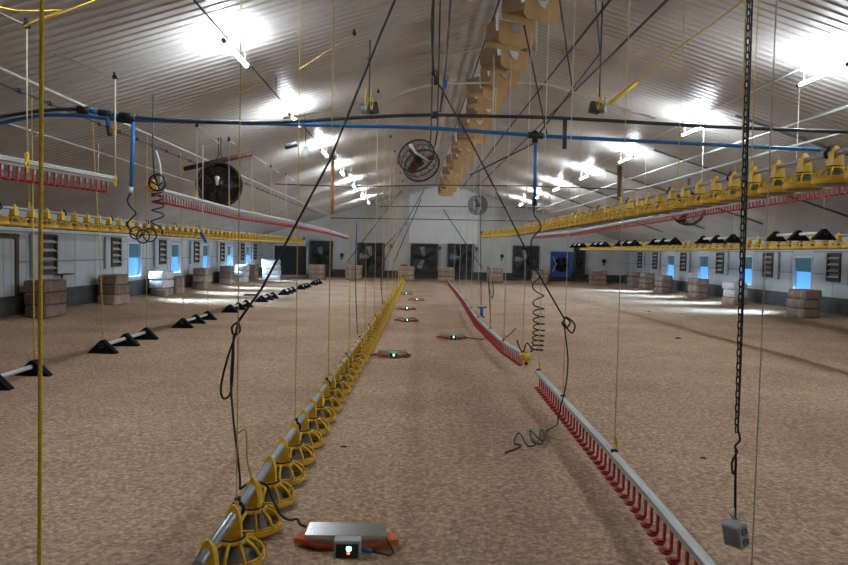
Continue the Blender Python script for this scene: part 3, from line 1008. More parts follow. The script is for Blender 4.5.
# ------------------------------------------------------------------ HANGING FANS
def drum_fan(label, c, dia, yaw, pitch, blade_m, guard_m, drum_m, hang_z, octo=False, streak=True, depth=0.26, cage=False):
    t = thing('hanging_fan', label, 'fan', c, group=None)
    t.rotation_euler = (pitch, 0, yaw)
    r = dia / 2
    b = new()
    seg = 8 if octo else 28
    if cage:
        for k in range(16):
            a = 2 * PI * k / 16
            add_tube(b, [(r * math.cos(a), -depth / 2, r * math.sin(a)), (r * math.cos(a), depth / 2, r * math.sin(a))], 0.004, 4)
        add_torus(b, (0, 0, 0), r * 1.0, 0.006, 'Y', 28, 5)
    else: add_lathe(b, [(r, -depth / 2), (r * 1.02, -depth / 2), (r * 0.99, 0), (r * 1.02, depth / 2), (r, depth / 2), (r * 0.97, 0), (r, -depth / 2)], seg, (0, 0, 0), 0, 'Y')
    obj('cage' if cage else 'drum', b, drum_m, t)
    for s, nm in ((-1, 'front_guard'), (1, 'rear_guard')):
        b = new()
        for q in ((0.2, 0.3, 0.4, 0.5, 0.6, 0.7, 0.8, 0.9) if cage else (0.25, 0.42, 0.59, 0.76, 0.93)):
            add_torus(b, (0, s * depth / 2, 0), r * q, r * 0.012, 'Y', 24, 4)
        for k in range(12):
            a = 2 * PI * k / 12
            add_tube(b, [(r * 0.15 * math.cos(a), s * (depth / 2 + 0.01), r * 0.15 * math.sin(a)), (r * math.cos(a), s * depth / 2, r * math.sin(a))], r * 0.012, 4)
        add_torus(b, (0, s * depth / 2, 0), r * 1.0, r * 0.05, 'Y', 28, 6)
        obj(nm, b, guard_m, t)
    b = new(); add_lathe(b, [(0, -0.1), (r * 0.2, -0.09), (r * 0.22, 0.08), (0, 0.1)], 14, (0, 0, 0), 0, 'Y'); hub = obj('motor', b, M['dark'], t)
    for k in range(3):
        a = 2 * PI * k / 3 + 2.2
        b = new(); vs = []
        for rr, ww_, tw in ((0.18, 0.12, 0.05), (0.55, 0.2, 0.03), (0.92, 0.2, 0.015)):
            for sg in (-1, 1):
                x_, z_ = rr * r, sg * ww_ * r
                vs.append(b.verts.new((x_ * math.cos(a) - z_ * math.sin(a), sg * tw - 0.03, x_ * math.sin(a) + z_ * math.cos(a))))
        for j in (0, 2): b.faces.new((vs[j], vs[j + 1], vs[j + 3], vs[j + 2]))
        bmesh.ops.solidify(b, geom=b.faces[:], thickness=0.008)
        obj('blade', b, blade_m, t)
    if streak:
        b = new(); add_tube(b, [(-r * 0.45, -depth / 2 - 0.03, r * 0.62), (0, -depth / 2 - 0.045, r * 0.08), (r * 0.72, -depth / 2 - 0.03, -r * 0.38)], 0.014, 5)
        add_tube(b, [(-r * 0.35, -depth / 2 - 0.03, r * 0.66), (r * 0.05, -depth / 2 - 0.045, r * 0.1)], 0.012, 5)
        obj('motor_bracket', b, M['pipew'], t)
    # hanging bracket and chain, back in world orientation
    rot = t.rotation_euler.to_matrix().to_4x4().inverted()
    for sx in ((0.13, 0.2) if cage else (-0.12, 0.12)):
        kx = 1.25 if cage else 0.2
        b = new(); add_tube(b, [Vector((sx, 0, r * (0.8 if cage else 0.96))), rot @ Vector((sx * kx, 0, r + 0.15)), rot @ Vector((sx * kx, 0, hang_z - c[2]))], 0.011, 5)
        obj('hanger', b, M['dark'], t)
    if octo:
        b = new(); add_lathe(b, [(0.0, depth / 2 + 0.02), (r * 0.97, depth / 2 + 0.02), (r * 0.97, depth / 2 + 0.03), (0.0, depth / 2 + 0.03)], 8, (0, 0, 0), 0, 'Y'); obj('rear_screen', b, M['wood'], t)
    return t


c1 = at(419, 160.5, 9.7)
drum_fan('hanging drum fan with dark red blades below the crossing pipes', c1, 0.52, -0.35, -0.42, M['redd'], M['fanblack'], M['fanblack'], ceil_z(c1.x) - 0.02, depth=0.26, cage=True)
c2 = at(219.5, 184.5, 14.5)
drum_fan('large black eight-sided fan hanging at upper left over the red drinker', c2, 0.92, 0.25, 0.1, M['fanblack'], M['fanblack'], M['fanblack'], ceil_z(c2.x) - 0.02, octo=True, streak=False)
# pale lamp head on the black fan's hub
c3 = at(478, 205, 32.0)
drum_fan('grey round fan hanging far back right of the ridge', c3, 0.88, 0.6, 0.0, M['fangrey'], M['fangrey'], M['fangrey'], ceil_z(c3.x) - 0.02, streak=False, depth=0.35)
c4 = at(688, 209, 19.7)
drum_fan('black round fan half hidden behind the hoisted right drinker', c4, 0.92, -0.25, 0.1, M['fanblack'], M['fanblack'], M['fanblack'], ceil_z(c4.x) - 0.02, streak=False)
p = at(217, 181, 14.28)
b = new(); add_lathe(b, [(0.0, -0.09), (0.03, -0.08), (0.03, -0.01), (0.045, 0.03), (0.055, 0.06), (0.04, 0.1), (0.0, 0.11)], 12, p)
o = obj('fan_light', b, M['balew'], auto=True); tag(o, 'small cream bulb at the centre of the black eight-sided fan', 'bulb')
# maroon bar above it
b = new(); add_tube(b, [at(184, 169, 14.5), at(252, 153.5, 14.5)], 0.05, 4)
o = obj('hanging_bar', b, M['maroon'], auto=True); tag(o, 'maroon bar slanting under the ceiling above the black eight-sided fan', 'bar')

# ------------------------------------------------------------------ PIPES
def pipe(name, label, cat, pts, r, m, seg=8, group=None, fit=None):
    b = new(); add_tube(b, pts, r, seg)
    if fit is None:
        o = obj(name, b, m, auto=True); return tag(o, label, cat, group)
    base = Vector(pts[0]); t = thing(name, label, cat, base, group=group)
    obj('pipe', b, m, t, world=True)
    for nm, pp, rr, mm in fit:
        b = new(); add_tube(b, pp, rr, 8); obj(nm, b, mm, t, world=True)
    return t


def smooth(pts, n=6):
    P = [Vector(p) for p in pts]; out = []
    for i in range(len(P) - 1):
        p0 = P[max(i - 1, 0)]; p1 = P[i]; p2 = P[i + 1]; p3 = P[min(i + 2, len(P) - 1)]
        for k in range(n):
            t = k / n
            out.append(0.5 * ((2 * p1) + (p2 - p0) * t + (2 * p0 - 5 * p1 + 4 * p2 - p3) * t * t + (3 * p1 - p0 - 3 * p2 + p3) * t ** 3))
    out.append(P[-1]); return out


YP = 9.3
A_ = lambda u, v, y=YP: at(u, v, y)
pipe('water_pipe', 'long blue water pipe crossing the house under the ceiling', 'pipe',
     smooth([A_(-12, 126), A_(25, 118), A_(50, 115), A_(85, 116), A_(120, 119.5), A_(200, 122), A_(280, 124), A_(360, 126), A_(430, 128), A_(535, 135.5), A_(640, 141), A_(820, 150)], 3), 0.026, M['blue'],
     fit=[('coupling', [A_(528, 135), A_(543, 136)], 0.045, M['dark']), ('coupling', [A_(535, 131), A_(535, 143)], 0.04, M['dark']),
          ('coupling', [A_(118, 119), A_(134, 120)], 0.05, M['dark'])])
YQ = 9.15
pipe('black_pipe', 'long dark pipe crossing the house just above the blue water pipe', 'pipe',
     smooth([at(-12, 119, YQ), at(28, 112.5, YQ), at(57, 109.6, YQ), at(84, 109.6, YQ), at(108, 113.5, YQ), at(131, 117, YQ), at(200, 121, YQ), at(280, 122, YQ), at(360, 117.5, YQ), at(430, 115, YQ), at(500, 116.5, YQ), at(560, 118, YQ), at(720, 127, YQ), at(848, 132, YQ)], 3), 0.024, M['gpipe'],
     fit=[('joint', [at(78, 109.4, YQ), at(90, 110.8, YQ)], 0.055, M['dark']), ('blue_sleeve', [at(90, 111, YQ), at(99, 112.4, YQ)], 0.033, M['blue']),
          ('joint', [at(99, 112.6, YQ), at(113, 114.6, YQ)], 0.045, M['dark']), ('blue_sleeve', [at(113, 115, YQ), at(121, 116, YQ)], 0.033, M['blue']),
          ('joint', [at(120, 116.2, YQ), at(136, 117.6, YQ)], 0.055, M['dark']), ('clamp', [at(431, 115, YQ), at(437, 115, YQ)], 0.05, M['dark'])])
pipe('drop_pipe', 'short blue drop pipe with a black nozzle at upper left', 'pipe', [at(107.5, 116, YQ), at(108, 127, YQ)], 0.028, M['blue'],
     fit=[('nozzle', [at(108, 126, YQ), at(110, 136, YQ)], 0.03, M['dark'])])
pipe('drop_pipe', 'long blue drop pipe at upper left above a hanging hose', 'pipe', [at(133.5, 122, YP), at(131, 189, YP)], 0.027, M['blue'],
     fit=[('hose_tail', [at(131, 187, YP), at(130.6, 193, YP)], 0.034, M['pipew'])])
pipe('drop_pipe', 'blue drop pipe right of the ridge above the black coiled hose', 'pipe', [at(535.5, 140, YP), at(534.5, 199, YP)], 0.024, M['blue'],
     fit=[('hose_tail', [at(534.5, 199, YP), at(534.5, 206, YP)], 0.033, M['dark'])])
pipe('pipe_stub', 'short dark blue pipe stub hanging from the dark crossing pipe', 'pipe', [at(565, 119, YQ), at(564.5, 149, YQ)], 0.03, M['gpipe'])

# longitudinal tubes near the ceiling
def along(name, label, cat, X, z, y0, y1, r, m, group=None, zsag=0.0, n=10, seg=6):
    pts = [(X, y0 + (y1 - y0) * k / n, z - zsag * math.sin(PI * k / n * 3) ** 2) for k in range(n + 1)]
    return pipe(name, label, cat, pts, r, m, seg, group)


along('hoist_tube', 'upper of two pale tubes running back under the right ceiling', 'tube', 6.6, 4.10, 5.0, 36, 0.033, M['alu'])
along('hoist_tube', 'lower of two pale tubes running back under the right ceiling', 'tube', 7.55, 4.02, 5.0, 36, 0.033, M['alu'], zsag=0.03)
along('hoist_tube', 'smooth pale tube running back under the left ceiling from the photo edge', 'tube', -4.35, 3.57, 4.0, 36, 0.022, M['alu'])
b = new()
pts = [(-4.75, 6.9 + 0.35 * k, 3.575) for k in range(80)]
add_tube(b, pts, 0.016, 6)
for k in range(0, 80, 2): add_tube(b, [(-4.75, 6.9 + 0.35 * k, 3.575), (-4.75, 7.0 + 0.35 * k, 3.575)], 0.03, 6)
o = obj('hoist_cable', b, M['gpipe'], auto=True); tag(o, 'dark knotted cable running back just below the smooth left tube', 'cable')
along('hoist_tube', 'thin grey tube low under the left ceiling by the photo edge', 'tube', -5.7, 3.42, 9.0, 20, 0.018, M['tube'])
along('winch_cable', 'dark winch cable running back right of the ridge boxes', 'cable', 2.62, 5.22, 8.2, 38, 0.022, M['gpipe'])
along('winch_cable', 'dark winch cable running back second to the right of the ridge boxes', 'cable', 3.28, 5.12, 8.5, 38, 0.020, M['gpipe'])
along('winch_cable', 'dark winch cable running back along the left edge of the ridge boxes', 'cable', 1.20, 5.45, 8.5, 38, 0.018, M['gpipe'])

# white conduit bowed under the ridge
pipe('white_conduit', 'thin white conduit bowed across the ceiling near the ridge boxes', 'conduit',
     smooth([at(284, 118, 13), at(345, 109, 13), at(381, 101, 13), at(408, 91, 13), at(432, 85, 13), at(470, 83, 13), at(540, 84, 13), at(575, 93, 13), at(620, 108, 13), at(655, 119, 13)], 4), 0.02, M['pcord'])
for (pp, lab) in (([(380, 206.5), (470, 206.5), (560, 208.5)], 'upper thin dark wire crossing in front of the end wall'),
                  ([(330, 218), (410, 219), (560, 221.5)], 'lower thin dark wire crossing in front of the end wall'),
                  ([(275, 184), (355, 187), (430, 185), (530, 186), (640, 190)], 'thin dark wire crossing the house below the hanging drum fan')):
    Yw = 38 if pp[0][1] > 190 else 22
    pipe('cross_wire', lab, 'wire', [at(u, v, Yw) for u, v in pp], 0.028 if Yw > 30 else 0.018, M['gpipe'], 5)

# hanging pipes (feed drops)
pipe('drop_tube', 'orange brown tube hanging from the ceiling far left of the ridge', 'tube', [at(332, 214, 20), at(332.8, 156, 20)], 0.055, M['rust'], 10)
pipe('drop_tube', 'dark brown tube hanging from the ceiling at right', 'tube', [at(619.5, 197, 21), at(620, 166, 21)], 0.075, M['wood'], 10)

# ------------------------------------------------------------------ CORDS
def cord(label, pts, px, m, name='cord', cat='cord', group=None, seg=5, sm=0, rmax=0.014):
    P = [at(*p) for p in pts]
    # ends above the frame run on up to the ceiling
    def run_on(p, q):
        d = (p - q).normalized(); r_ = p.copy()
        if d.z < 0.25: return p
        while r_.z < ceil_z(r_.x) - 0.04: r_ += d * 0.03
        return r_
    if pts[0][1] < 0: P[0] = run_on(P[0], P[1])
    if pts[-1][1] < 0: P[-1] = run_on(P[-1], P[-2])
    if sm: P = smooth(P, sm)
    ym = sum(p[2] for p in pts) / len(pts)
    b = new(); add_tube(b, P, min(rmax, max(0.003, px * 0.5 * ym / F)), seg)
    o = obj(name, b, m, auto=True)
    return tag(o, label, cat, group)


def up_to_ceiling(x, y, z0, dx=0.0):
    return [(x, y, z0), (x + dx, y, ceil_z(x + dx) - 0.02)]


def cord_w(label, pts, r, m, name='cord', cat='cord', group=None, fit=None):
    b = new(); add_tube(b, pts, r, 5)
    if fit is None:
        o = obj(name, b, m, auto=True); return tag(o, label, cat, group)
    t = thing(name, label, cat, Vector(pts[0]), group=group)
    obj('line', b, m, t, world=True)
    for nm, bmf, mm in fit: obj(nm, bmf, mm, t, world=True)
    return t


def hoist(line, pts, r, m, subs=(), name='hoist_cord'):
    b = new(); add_tube(b, pts, r, 5)
    o = obj(name, b, m, line, world=True)
    for nm, bmf, mm in subs: obj(nm, bmf, mm, o, world=True)
    return o


def clip(p, m=None):
    b = new(); add_box(b, Vector(p), (0.03, 0.03, 0.09), bev=0.008); add_torus(b, Vector(p) + Vector((0, 0, -0.06)), 0.025, 0.008, 'X', 10, 5)
    return b


def pulley(p):
    b = new(); add_lathe(b, [(0.0, -0.012), (0.03, -0.012), (0.022, 0), (0.03, 0.012), (0.0, 0.012)], 12, Vector(p), 0, 'Y')
    add_box(b, Vector(p) + Vector((0, 0, 0.035)), (0.03, 0.034, 0.05), bev=0.005)
    return b


# yellow hoist cords of the floor feeder
for k, y in enumerate((3.76, 5.55, 7.5, 9.5, 11.9, 14.3, 17.0, 20.0, 23.0, 26.0, 29.5, 33.0)):
    x, z = interp(FC, y)
    zt = z + 0.33
    top = ceil_z(x) - 0.03
    b2 = new(); add_tube(b2, [(x, y, zt), (x, y, zt - 0.06)], 0.012, 6)
    subs = [('hook', b2, M['yellow']), ('pulley', pulley((x, y, top - 0.03)), M['dark'])]
    if k == 0:
        b3 = new(); add_tube(b3, smooth([(x, y, zt + 0.38), (x + 0.05, y, zt + 0.40), (x + 0.06, y, zt + 0.22), (x + 0.11, y, zt + 0.06), (x + 0.13, y + 0.02, zt - 0.05)], 6), 0.004, 5)
        subs.append(('spare_loop', b3, M['bycord']))
    if k == 3: top = 4.72; subs[1] = ('pulley', pulley((x, y, top)), M['dark'])
    hoist(LINE_FC, [(x, y, zt), (x, y, top)] + ([at(298, 70, 9.45)] if k == 3 else []), 0.0022 + 0.00028 * y, M['ycord'], subs)
# near bright yellow rope and slack arc
cord('thick bright yellow rope hanging close to the camera at far left', [(42, -25, 1.5), (40.5, 300, 1.5), (39.5, 600, 1.5), (39, 985, 1.5)], 4.2, M['bycord'], 'rope', 'rope', seg=8)
cord('slack yellow rope looping across the top left corner', [(-10, 5, 4.6), (15, 10.5, 4.6), (40, 11.2, 4.6), (62, 10, 4.6), (85, 4.5, 4.6), (110, -5, 4.6)], 1.8, M['bycord'], 'rope', 'rope', sm=4)
cord('thin yellow cord hanging beside the black chain', [(746.5, -10, 3.6), (744, 70, 3.6), (742, 190, 3.6)], 1.6, M['ycord'])
# pale hoist cords of the hoisted left drinkers
def via_pulley(line, u, v0, v1, Y, du, dv, m=M['pcord'], w=1.5, knot=None):
    top, bot = at(u, v0, Y), at(u, v1, Y)
    subs = [('pulley', pulley(top), M['dark']), ('clip', clip(bot + Vector((0, 0, 0.05))), M['yellow'])]
    if knot: subs.append(('toggle', clip(at(u, knot, Y)), M['yellow']))
    hoist(line, [bot, top, at(u + du, v0 + dv, Y)], w * 0.5 * Y / F, m, subs)


via_pulley(LINE_DL, 27, 25.5, 164, 5.85, -30, -14)
via_pulley(LINE_DL, 115, 77, 183, 8.15, -60, -23, w=2.0, knot=128)
for k, (u, v0, du, dv) in enumerate(((197, 125.5, 22, 18), (229, 140, 6, 4), (252, 155, 14, 9), (271, 167, 8, 6), (286, 175, 8, 6))):
    Y = 680 * 3.6 / (412 - u)
    x, z = interp(DL2, Y)
    vb = 251.5 + ROLL * (u - 412) - (z - H) * F / Y
    via_pulley(LINE_DL2, u, v0, vb - 1, Y, du, dv)
cord('short pale cord bent over a pulley behind the near left drinker end', [(78, 138, 12.5), (98.5, 142, 12.5), (97.5, 200, 12.5)], 1.3, M['pcord'])
cord('dark thin cord hanging in front of the left end fitting', [(153, 95, 9.6), (153, 150, 9.6), (154.5, 183, 9.6)], 1.5, M['gpipe'])
cord('white curved strap down to the coiled hose on the left drinker end', [(156, 151, 9.55), (159, 160, 9.55), (160.5, 170, 9.55), (160.5, 183, 9.55)], 2.4, M['pipew'], 'strap', 'strap', sm=4)
# cords of the left perches
for k, (u, v0, pi) in enumerate(((31.5, 72, 0), (92.5, 200, 1), (147, 157, 1), (180, 235, 2), (207, 240, 2))):
    yv = (9.0, 10.97, 12.73, 14.7, 16.45)[k]
    x = PXL + 0.0072 * (yv - 9)
    zt = 0.235
    top = at(u, v0, yv)
    b2 = new(); add_torus(b2, (x, yv, zt + 0.10), 0.03, 0.006, 'X', 10, 4)
    hoist(PERCH_L[pi], [Vector((x, yv, zt)), Vector((x, yv, zt + 0.35)), Vector((top.x, yv, ceil_z(top.x) - 0.02))], 0.007, M['ycord'], [('loop', b2, M['ycord'])])
for k, t in enumerate(PERCH_R[:5]):
    for q in (0.0, 1.76):
        yv = pr[k] + q + 0.03
        b2 = new(); add_torus(b2, (PXR, yv, 2.42), 0.03, 0.006, 'X', 10, 4)
        hoist(t, [(PXR, yv, 2.17 + 0.2), (PXR, yv, ceil_z(PXR) - 0.02)], 0.006, M['ycord'], [('loop', b2, M['ycord'])])
# hoist cords of the hoisted feeders and the right drinker
for k, y in enumerate((7.1, 9.1, 11.6, 14.6, 17.8, 21.5, 26.0)):
    x, z = interp(FR, y); zt = z + 0.33; top = ceil_z(x) - 0.35
    hoist(LINE_FR, [(x, y, zt), (x, y, top), (x + 0.5, y - 0.3, top + 0.12)], 0.003 + 0.0003 * y, M['ycord'], [('clip', clip((x, y, zt + 0.02)), M['yellow'])])
for k, y in enumerate((10.6, 14.5, 18.5, 22.5)):
    x, z = interp(FL, y); zt = z + 0.33
    hoist(LINE_FL, [(x, y, zt), (x, y, ceil_z(x) - 0.02)], 0.007, M['ycord'], [('clip', clip((x, y, zt + 0.02)), M['yellow'])])
for k, y in enumerate((12.9, 16.2, 19.8, 23.4, 27.2, 31.5)):
    x, z = interp(FF, y); zt = z + 0.33
    hoist(LINE_FF, [(x, y, zt), (x, y, ceil_z(x) - 0.02)], 0.007, M['ycord'], [('clip', clip((x, y, zt + 0.02)), M['yellow'])])
for k, y in enumerate((11.0, 14.6, 18.2, 22.0, 26.0, 30.0)):
    x, z = interp(DR, y); hoist(LINE_DR, [(x, y, z), (x, y, ceil_z(x) - 0.02)], 0.007, M['pcord'])
# cords of the floor drinkers with yellow hooks on the rail
for k, (y, kn, ln_) in enumerate(((2.84, DN, LINE_DN), (5.1, DN, LINE_DN), (7.0, DN, LINE_DN), (8.45, DN, LINE_DN), (10.1, DFAR, LINE_DF), (11.4, DFAR, LINE_DF), (13.2, DFAR, LINE_DF), (15.4, DFAR, LINE_DF), (18, DFAR, LINE_DF), (21, DFAR, LINE_DF), (25, DFAR, LINE_DF), (29.5, DFAR, LINE_DF))):
    x, z = interp(kn, y)
    b2 = new(); add_tube(b2, smooth([(x, y, z - 0.01), (x + 0.02, y, z + 0.05), (x, y, z + 0.12)], 4), 0.008, 6)
    b3 = new(); add_box(b3, (x, y, z), (0.05, 0.03, 0.03), bev=0.006)
    hoist(ln_, [(x, y, z + 0.05), (x, y, 4.97 if y > 8.6 else ceil_z(x) - 0.05)], 0.0015 + 0.0004 * min(y, 14), M['pcord'], [('hook', b2, M['yellow']), ('rail_clamp', b3, M['dark'])])
# pale drops out of the ridge boxes
for k, (u, v0, v1, Y, lab) in enumerate(((494, 55, 130, 11.8, 'pale thin line hanging left of the ridge box flaps, above the dark pipe'), (537, -5, 52, 9.6, 'short pale line in front of the nearest ridge boxes'))):
    cord(lab, [(u, v0, Y), (u - (v1 - v0) * 0.012, v1, Y)], 1.5, M['pcord'], 'pale_line', 'cord')
# dark wires fanning from the ridge
for (a, c, Y, lab) in (((559, -4), (572, 86), 9.5, 'dark wire slanting from the top edge toward the right of the ridge boxes'),
                       ((524, 25), (547, 135), 10.5, 'dark wire slanting down from the second ridge box toward the blue drop pipe'),
                       ((595, -4), (600, 53), 8.4, 'short dark wire hanging from the top edge right of the ridge'),
                       ((535, 139), (600, 53), 10.2, 'dark wire rising right from the blue drop pipe'),
                       ((535, 143), (470, 175), 12.0, 'dark wire running left and down from the blue drop pipe')):
    cord(lab, [(a[0], a[1], Y), (c[0], c[1], Y + 0.2)], 1.7, M['gpipe'], 'wire', 'wire')
for (a, c, Y, lab) in (((402, 190), (347, 262), 26, 'dark slanting wire reaching the fan left of the white panel'),
                       ((424, 190), (380, 268), 28, 'dark slanting wire left of the white panel ending at the feeder'),
                       ((421, 199), (394, 262), 31, 'thin dark slanting wire second from the left on the white panel'),
                       ((407, 223), (385, 246), 34, 'short dark slanting wire at the left edge of the white panel'),
                       ((443, 209), (482, 268), 34, 'dark wire slanting down right across the white panel')):
    cord(lab, [(a[0], a[1], Y), (c[0], c[1], Y)], 0.9, M['gpipe'], 'wire', 'wire', rmax=0.03)
for (pp, Y, lab) in (([(357, 222), (355.5, 262), (356, 300), (357.5, 334)], 14, 'dark thin cord hanging to the litter left of the floor feeder'),
                     ([(383, 262), (381, 285), (384, 312)], 18, 'dark thin cord hanging over the far end of the floor feeder'),
                     ([(480.5, 210), (480.8, 262), (481, 305)], 15, 'dark thin cord ending in a blue fitting over the far drinker'),
                     ([(487.5, 266), (491, 275), (493.5, 290), (492, 298), (489.5, 290), (488, 274), (489.5, 300), (491, 330)], 14, 'dark looped cord hanging right of the blue fitting')):
    cord(lab, [(u, v, Y) for u, v in pp], 0.9, M['gpipe'], 'cord', 'cord', sm=5)
p = at(481.5, 311, 15)
t = thing('blue_fitting', 'small blue valve fitting hanging over the far drinker line', 'valve', p)
b = new(); add_box(b, (0, 0, 0), (0.07, 0.06, 0.2), bev=0.01); obj('body', b, M['blue'], t)
b = new(); add_tube(b, [(-0.09, 0, 0.07), (0.11, 0, 0.09)], 0.022, 6); add_tube(b, [(0, 0, -0.1), (0.07, 0, -0.14)], 0.018, 6); obj('lever', b, M['blue'], t)
p = at(202, 237, 11.5)
b = new(); add_prism(b, [(-0.05, 0.07), (0.0, 0.09), (0.09, -0.08), (0.05, -0.1)], -0.02, 0.02, 'XZ'); bmesh.ops.translate(b, vec=p, verts=b.verts)
o = obj('rag', b, M['bluefan'], auto=True); tag(o, 'small dark blue rag hanging at the left wall feeder', 'rag')
cord('thin cord carrying the small blue rag at left', [(202.5, 236, 11.5), (203, 145, 11.5)], 1.0, M['pcord'])

# ---- big black cables
def tcord(name, label, cat, parts, base):
    t = thing(name, label, cat, base)
    for nm, P, r, m in parts:
        b = new(); add_tube(b, P, r, 6); obj(nm, b, m, t, world=True)
    return t


YC = 4.5
c0 = [at(u, v, YC) for u, v in ((399, -8), (395, 0), (380, 35), (330, 160), (285, 245), (262, 288), (238, 322))]
loopL = smooth([at(u, v, YC) for u, v in ((238, 322), (232, 327), (234, 335), (240, 331), (238, 323), (235, 336), (227, 360), (221, 386), (223, 398), (230, 394), (233, 370), (233.5, 336))], 5)
dropL = smooth([at(u, v, y) for u, v, y in ((234, 336, YC), (231, 380, YC), (233, 415, 4.4), (237, 450, 4.3), (240, 478, 4.25), (240, 489, 4.2))], 5)
xx, zz = interp(FC, 4.2)
ds = sp[0]
tail = smooth([at(u, v, y) for u, v, y in ((240, 489, 4.2), (248, 484, 4.2), (258, 482, 4.2), (267, 486, 4.18), (273, 500, 4.15), (281, 515, 4.1), (290, 520, 4.05), (297, 519, 4.02), (300, 524, 4.0))] + [Vector((ds.x - 0.242, ds.y + 0.03, 0.105 + ds.z))], 5)
tcord('power_cable', 'black cable slanting from the ceiling to a knot then down to the near scale', 'cable',
      [('straight_run', [c0[0] + (c0[0] - c0[3]) * 1.92] + c0, 0.0085, M['cord']), ('knot_loop', loopL, 0.0075, M['cord']), ('drop', dropL, 0.0075, M['cord']), ('tail', tail, 0.008, M['cord'])], dropL[-1])
YD = 6.35
r0 = [at(u, v, YD) for u, v in ((434, 76), (470, 140), (510, 218), (535, 268), (565, 320))]
loopR = smooth([at(u, v, YD) for u, v in ((565, 320), (562, 323), (566, 328), (570, 322), (565, 317), (571, 320), (575, 326), (572, 333), (567, 328), (564, 322))], 5)
dropR = smooth([at(u, v, YD) for u, v in ((564, 323), (566, 340), (568, 360), (566, 385), (561, 405))], 5) + smooth([onz(u, v, 0.03) for u, v in ((557, 425), (546, 431))], 3)
gc = smooth([onz(u, v, 0.03) for u, v in ((546, 431), (544, 441), (537, 437), (530, 430), (532, 441), (541, 444), (545, 436), (541, 430), (538, 442), (528, 446), (519, 433), (514, 443), (521, 446), (505, 453))], 5)
ceil_top = Vector((0.35, 6.4, ceil_z(0.35)))
tcord('power_cable', 'black cable from a hook by the drum fan to a coil on the litter', 'cable',
      [('upper_run', smooth([at(434, 76, YD), at(432, 40, YD), at(434, -6, YD), ceil_top], 4), 0.012, M['cord']), ('straight_run', r0, 0.008, M['cord']), ('knot_loop', loopR, 0.008, M['cord']), ('drop', dropR, 0.0065, M['cord']), ('floor_coil', gc, 0.0075, M['cord'])], gc[-1])
p = at(435.5, 80, YD)
b = new(); add_box(b, p, (0.045, 0.04, 0.09), bev=0.012); add_torus(b, p + Vector((-0.01, 0, 0.06)), 0.025, 0.007, 'Y', 12, 5)
o = obj('cable_hook', b, M['dark'], auto=True); tag(o, 'black cable hook hanging above the drum fan', 'hook')
cord('dark cable dropping from the top edge past the blue tag', [(451, -8, 8.0), (446, 60, 8.0), (440, 112, 8.4)], 2.2, M['gpipe'], 'cable', 'cable', sm=4)
p = at(445, 84, 8.1)
b = new(); add_box(b, p, (0.05, 0.03, 0.1), bev=0.008); add_torus(b, p + Vector((0, 0, 0.06)), 0.016, 0.005, 'Y', 10, 4)
o = obj('tag', b, M['blue'], auto=True); tag(o, 'small blue tag on the dark cable above the drum fan', 'tag')
# lead tangles of the third scale
q = sp[2]
b = new(); add_tube(b, smooth([q + Vector(v) for v in ((0.25, -0.05, 0.05), (0.45, -0.1, 0.03), (0.62, -0.15, 0.03), (0.72, 0.1, 0.05), (0.8, -0.1, 0.03), (0.7, -0.25, 0.03), (0.85, 0.05, 0.06), (0.95, -0.2, 0.03), (1.15, -0.02, 0.1), (1.35, 0.35, 0.2))], 6), 0.011, 6)
o = obj('scale_lead', b, M['cord'], auto=True); tag(o, 'dark tangled lead from an orange scale to the red drinker line', 'cable')
q = sp[1]
b = new(); add_tube(b, smooth([q + Vector(v) for v in ((-0.25, -0.03, 0.06), (-0.38, -0.05, 0.03), (-0.5, 0.05, 0.05), (-0.62, 0.1, 0.25))], 6), 0.009, 6)
o = obj('scale_lead', b, M['cord'], auto=True); tag(o, 'dark lead from the second scale to the yellow feeder', 'cable')

# ---- coiled hoses
def coil(path, turns, r0_, r1_, n=26):
    P = [Vector(p) for p in path]; out = []
    tot = int(turns * n)
    for k in range(tot + 1):
        s = k / tot
        q = s ** 0.62 * (len(P) - 1)
        i = min(int(q), len(P) - 2); c = P[i].lerp(P[i + 1], q - i)
        rr = r0_ + (r1_ - r0_) * s
        a = 2 * PI * k / n
        out.append(c + Vector((rr * math.cos(a), rr * 0.8 * math.sin(a), 0.012 * math.sin(a))))
    return out


ph = smooth([at(534.5, 205, 9.35), at(534, 214, 9.35), at(541, 227, 9.4), at(532, 239, 9.4), at(531.5, 252, 9.5), at(533, 270, 9.5)], 6)
hx = coil([at(537, 270, 9.55), at(538.5, 305, 9.65), at(539, 330, 9.7), at(537, 352, 9.75)], 9.5, 0.075, 0.088)
tl = smooth([hx[-1], at(532, 350, 9.8), at(527, 343, 9.85), at(523, 352, 9.9), at(519, 346, 9.9), at(517, 340, 9.9)], 5)
tcord('coiled_hose', 'black coiled hose hanging from the right blue drop pipe to the floor drinker', 'hose',
      [('straight_end', ph, 0.011, M['cord']), ('coil', [ph[-1]] + hx, 0.0095, M['cord']), ('tail', tl, 0.0095, M['cord'])], hx[-1])
ph = smooth([at(131, 192, 9.3), at(127.5, 200, 9.3), at(130.5, 207, 9.3), at(136, 213, 9.3), at(131, 219, 9.35), at(127, 224, 9.4), at(132, 232, 9.4)], 6)
lp = []
for cx_, cy_, rr in ((136, 233, 6), (143, 236.5, 6.5), (150, 235, 6.5)):
    for k in range(19):
        a = PI + 2 * PI * k / 18; lp.append(at(cx_ + rr * math.cos(a), cy_ + rr * math.sin(a), 9.45 + 0.002 * k))
hx = coil([at(155.5, 234, 9.5), at(158, 212, 9.5), at(158, 190, 9.5)], 4.2, 0.085, 0.075)
tcord('coiled_hose', 'black coiled hose looping from the left drop pipe to the hoisted drinker end', 'hose',
      [('straight_end', ph, 0.011, M['cord']), ('bottom_loops', smooth(lp, 2), 0.0095, M['cord']), ('coil', hx, 0.0095, M['cord'])], lp[9])
rl = []
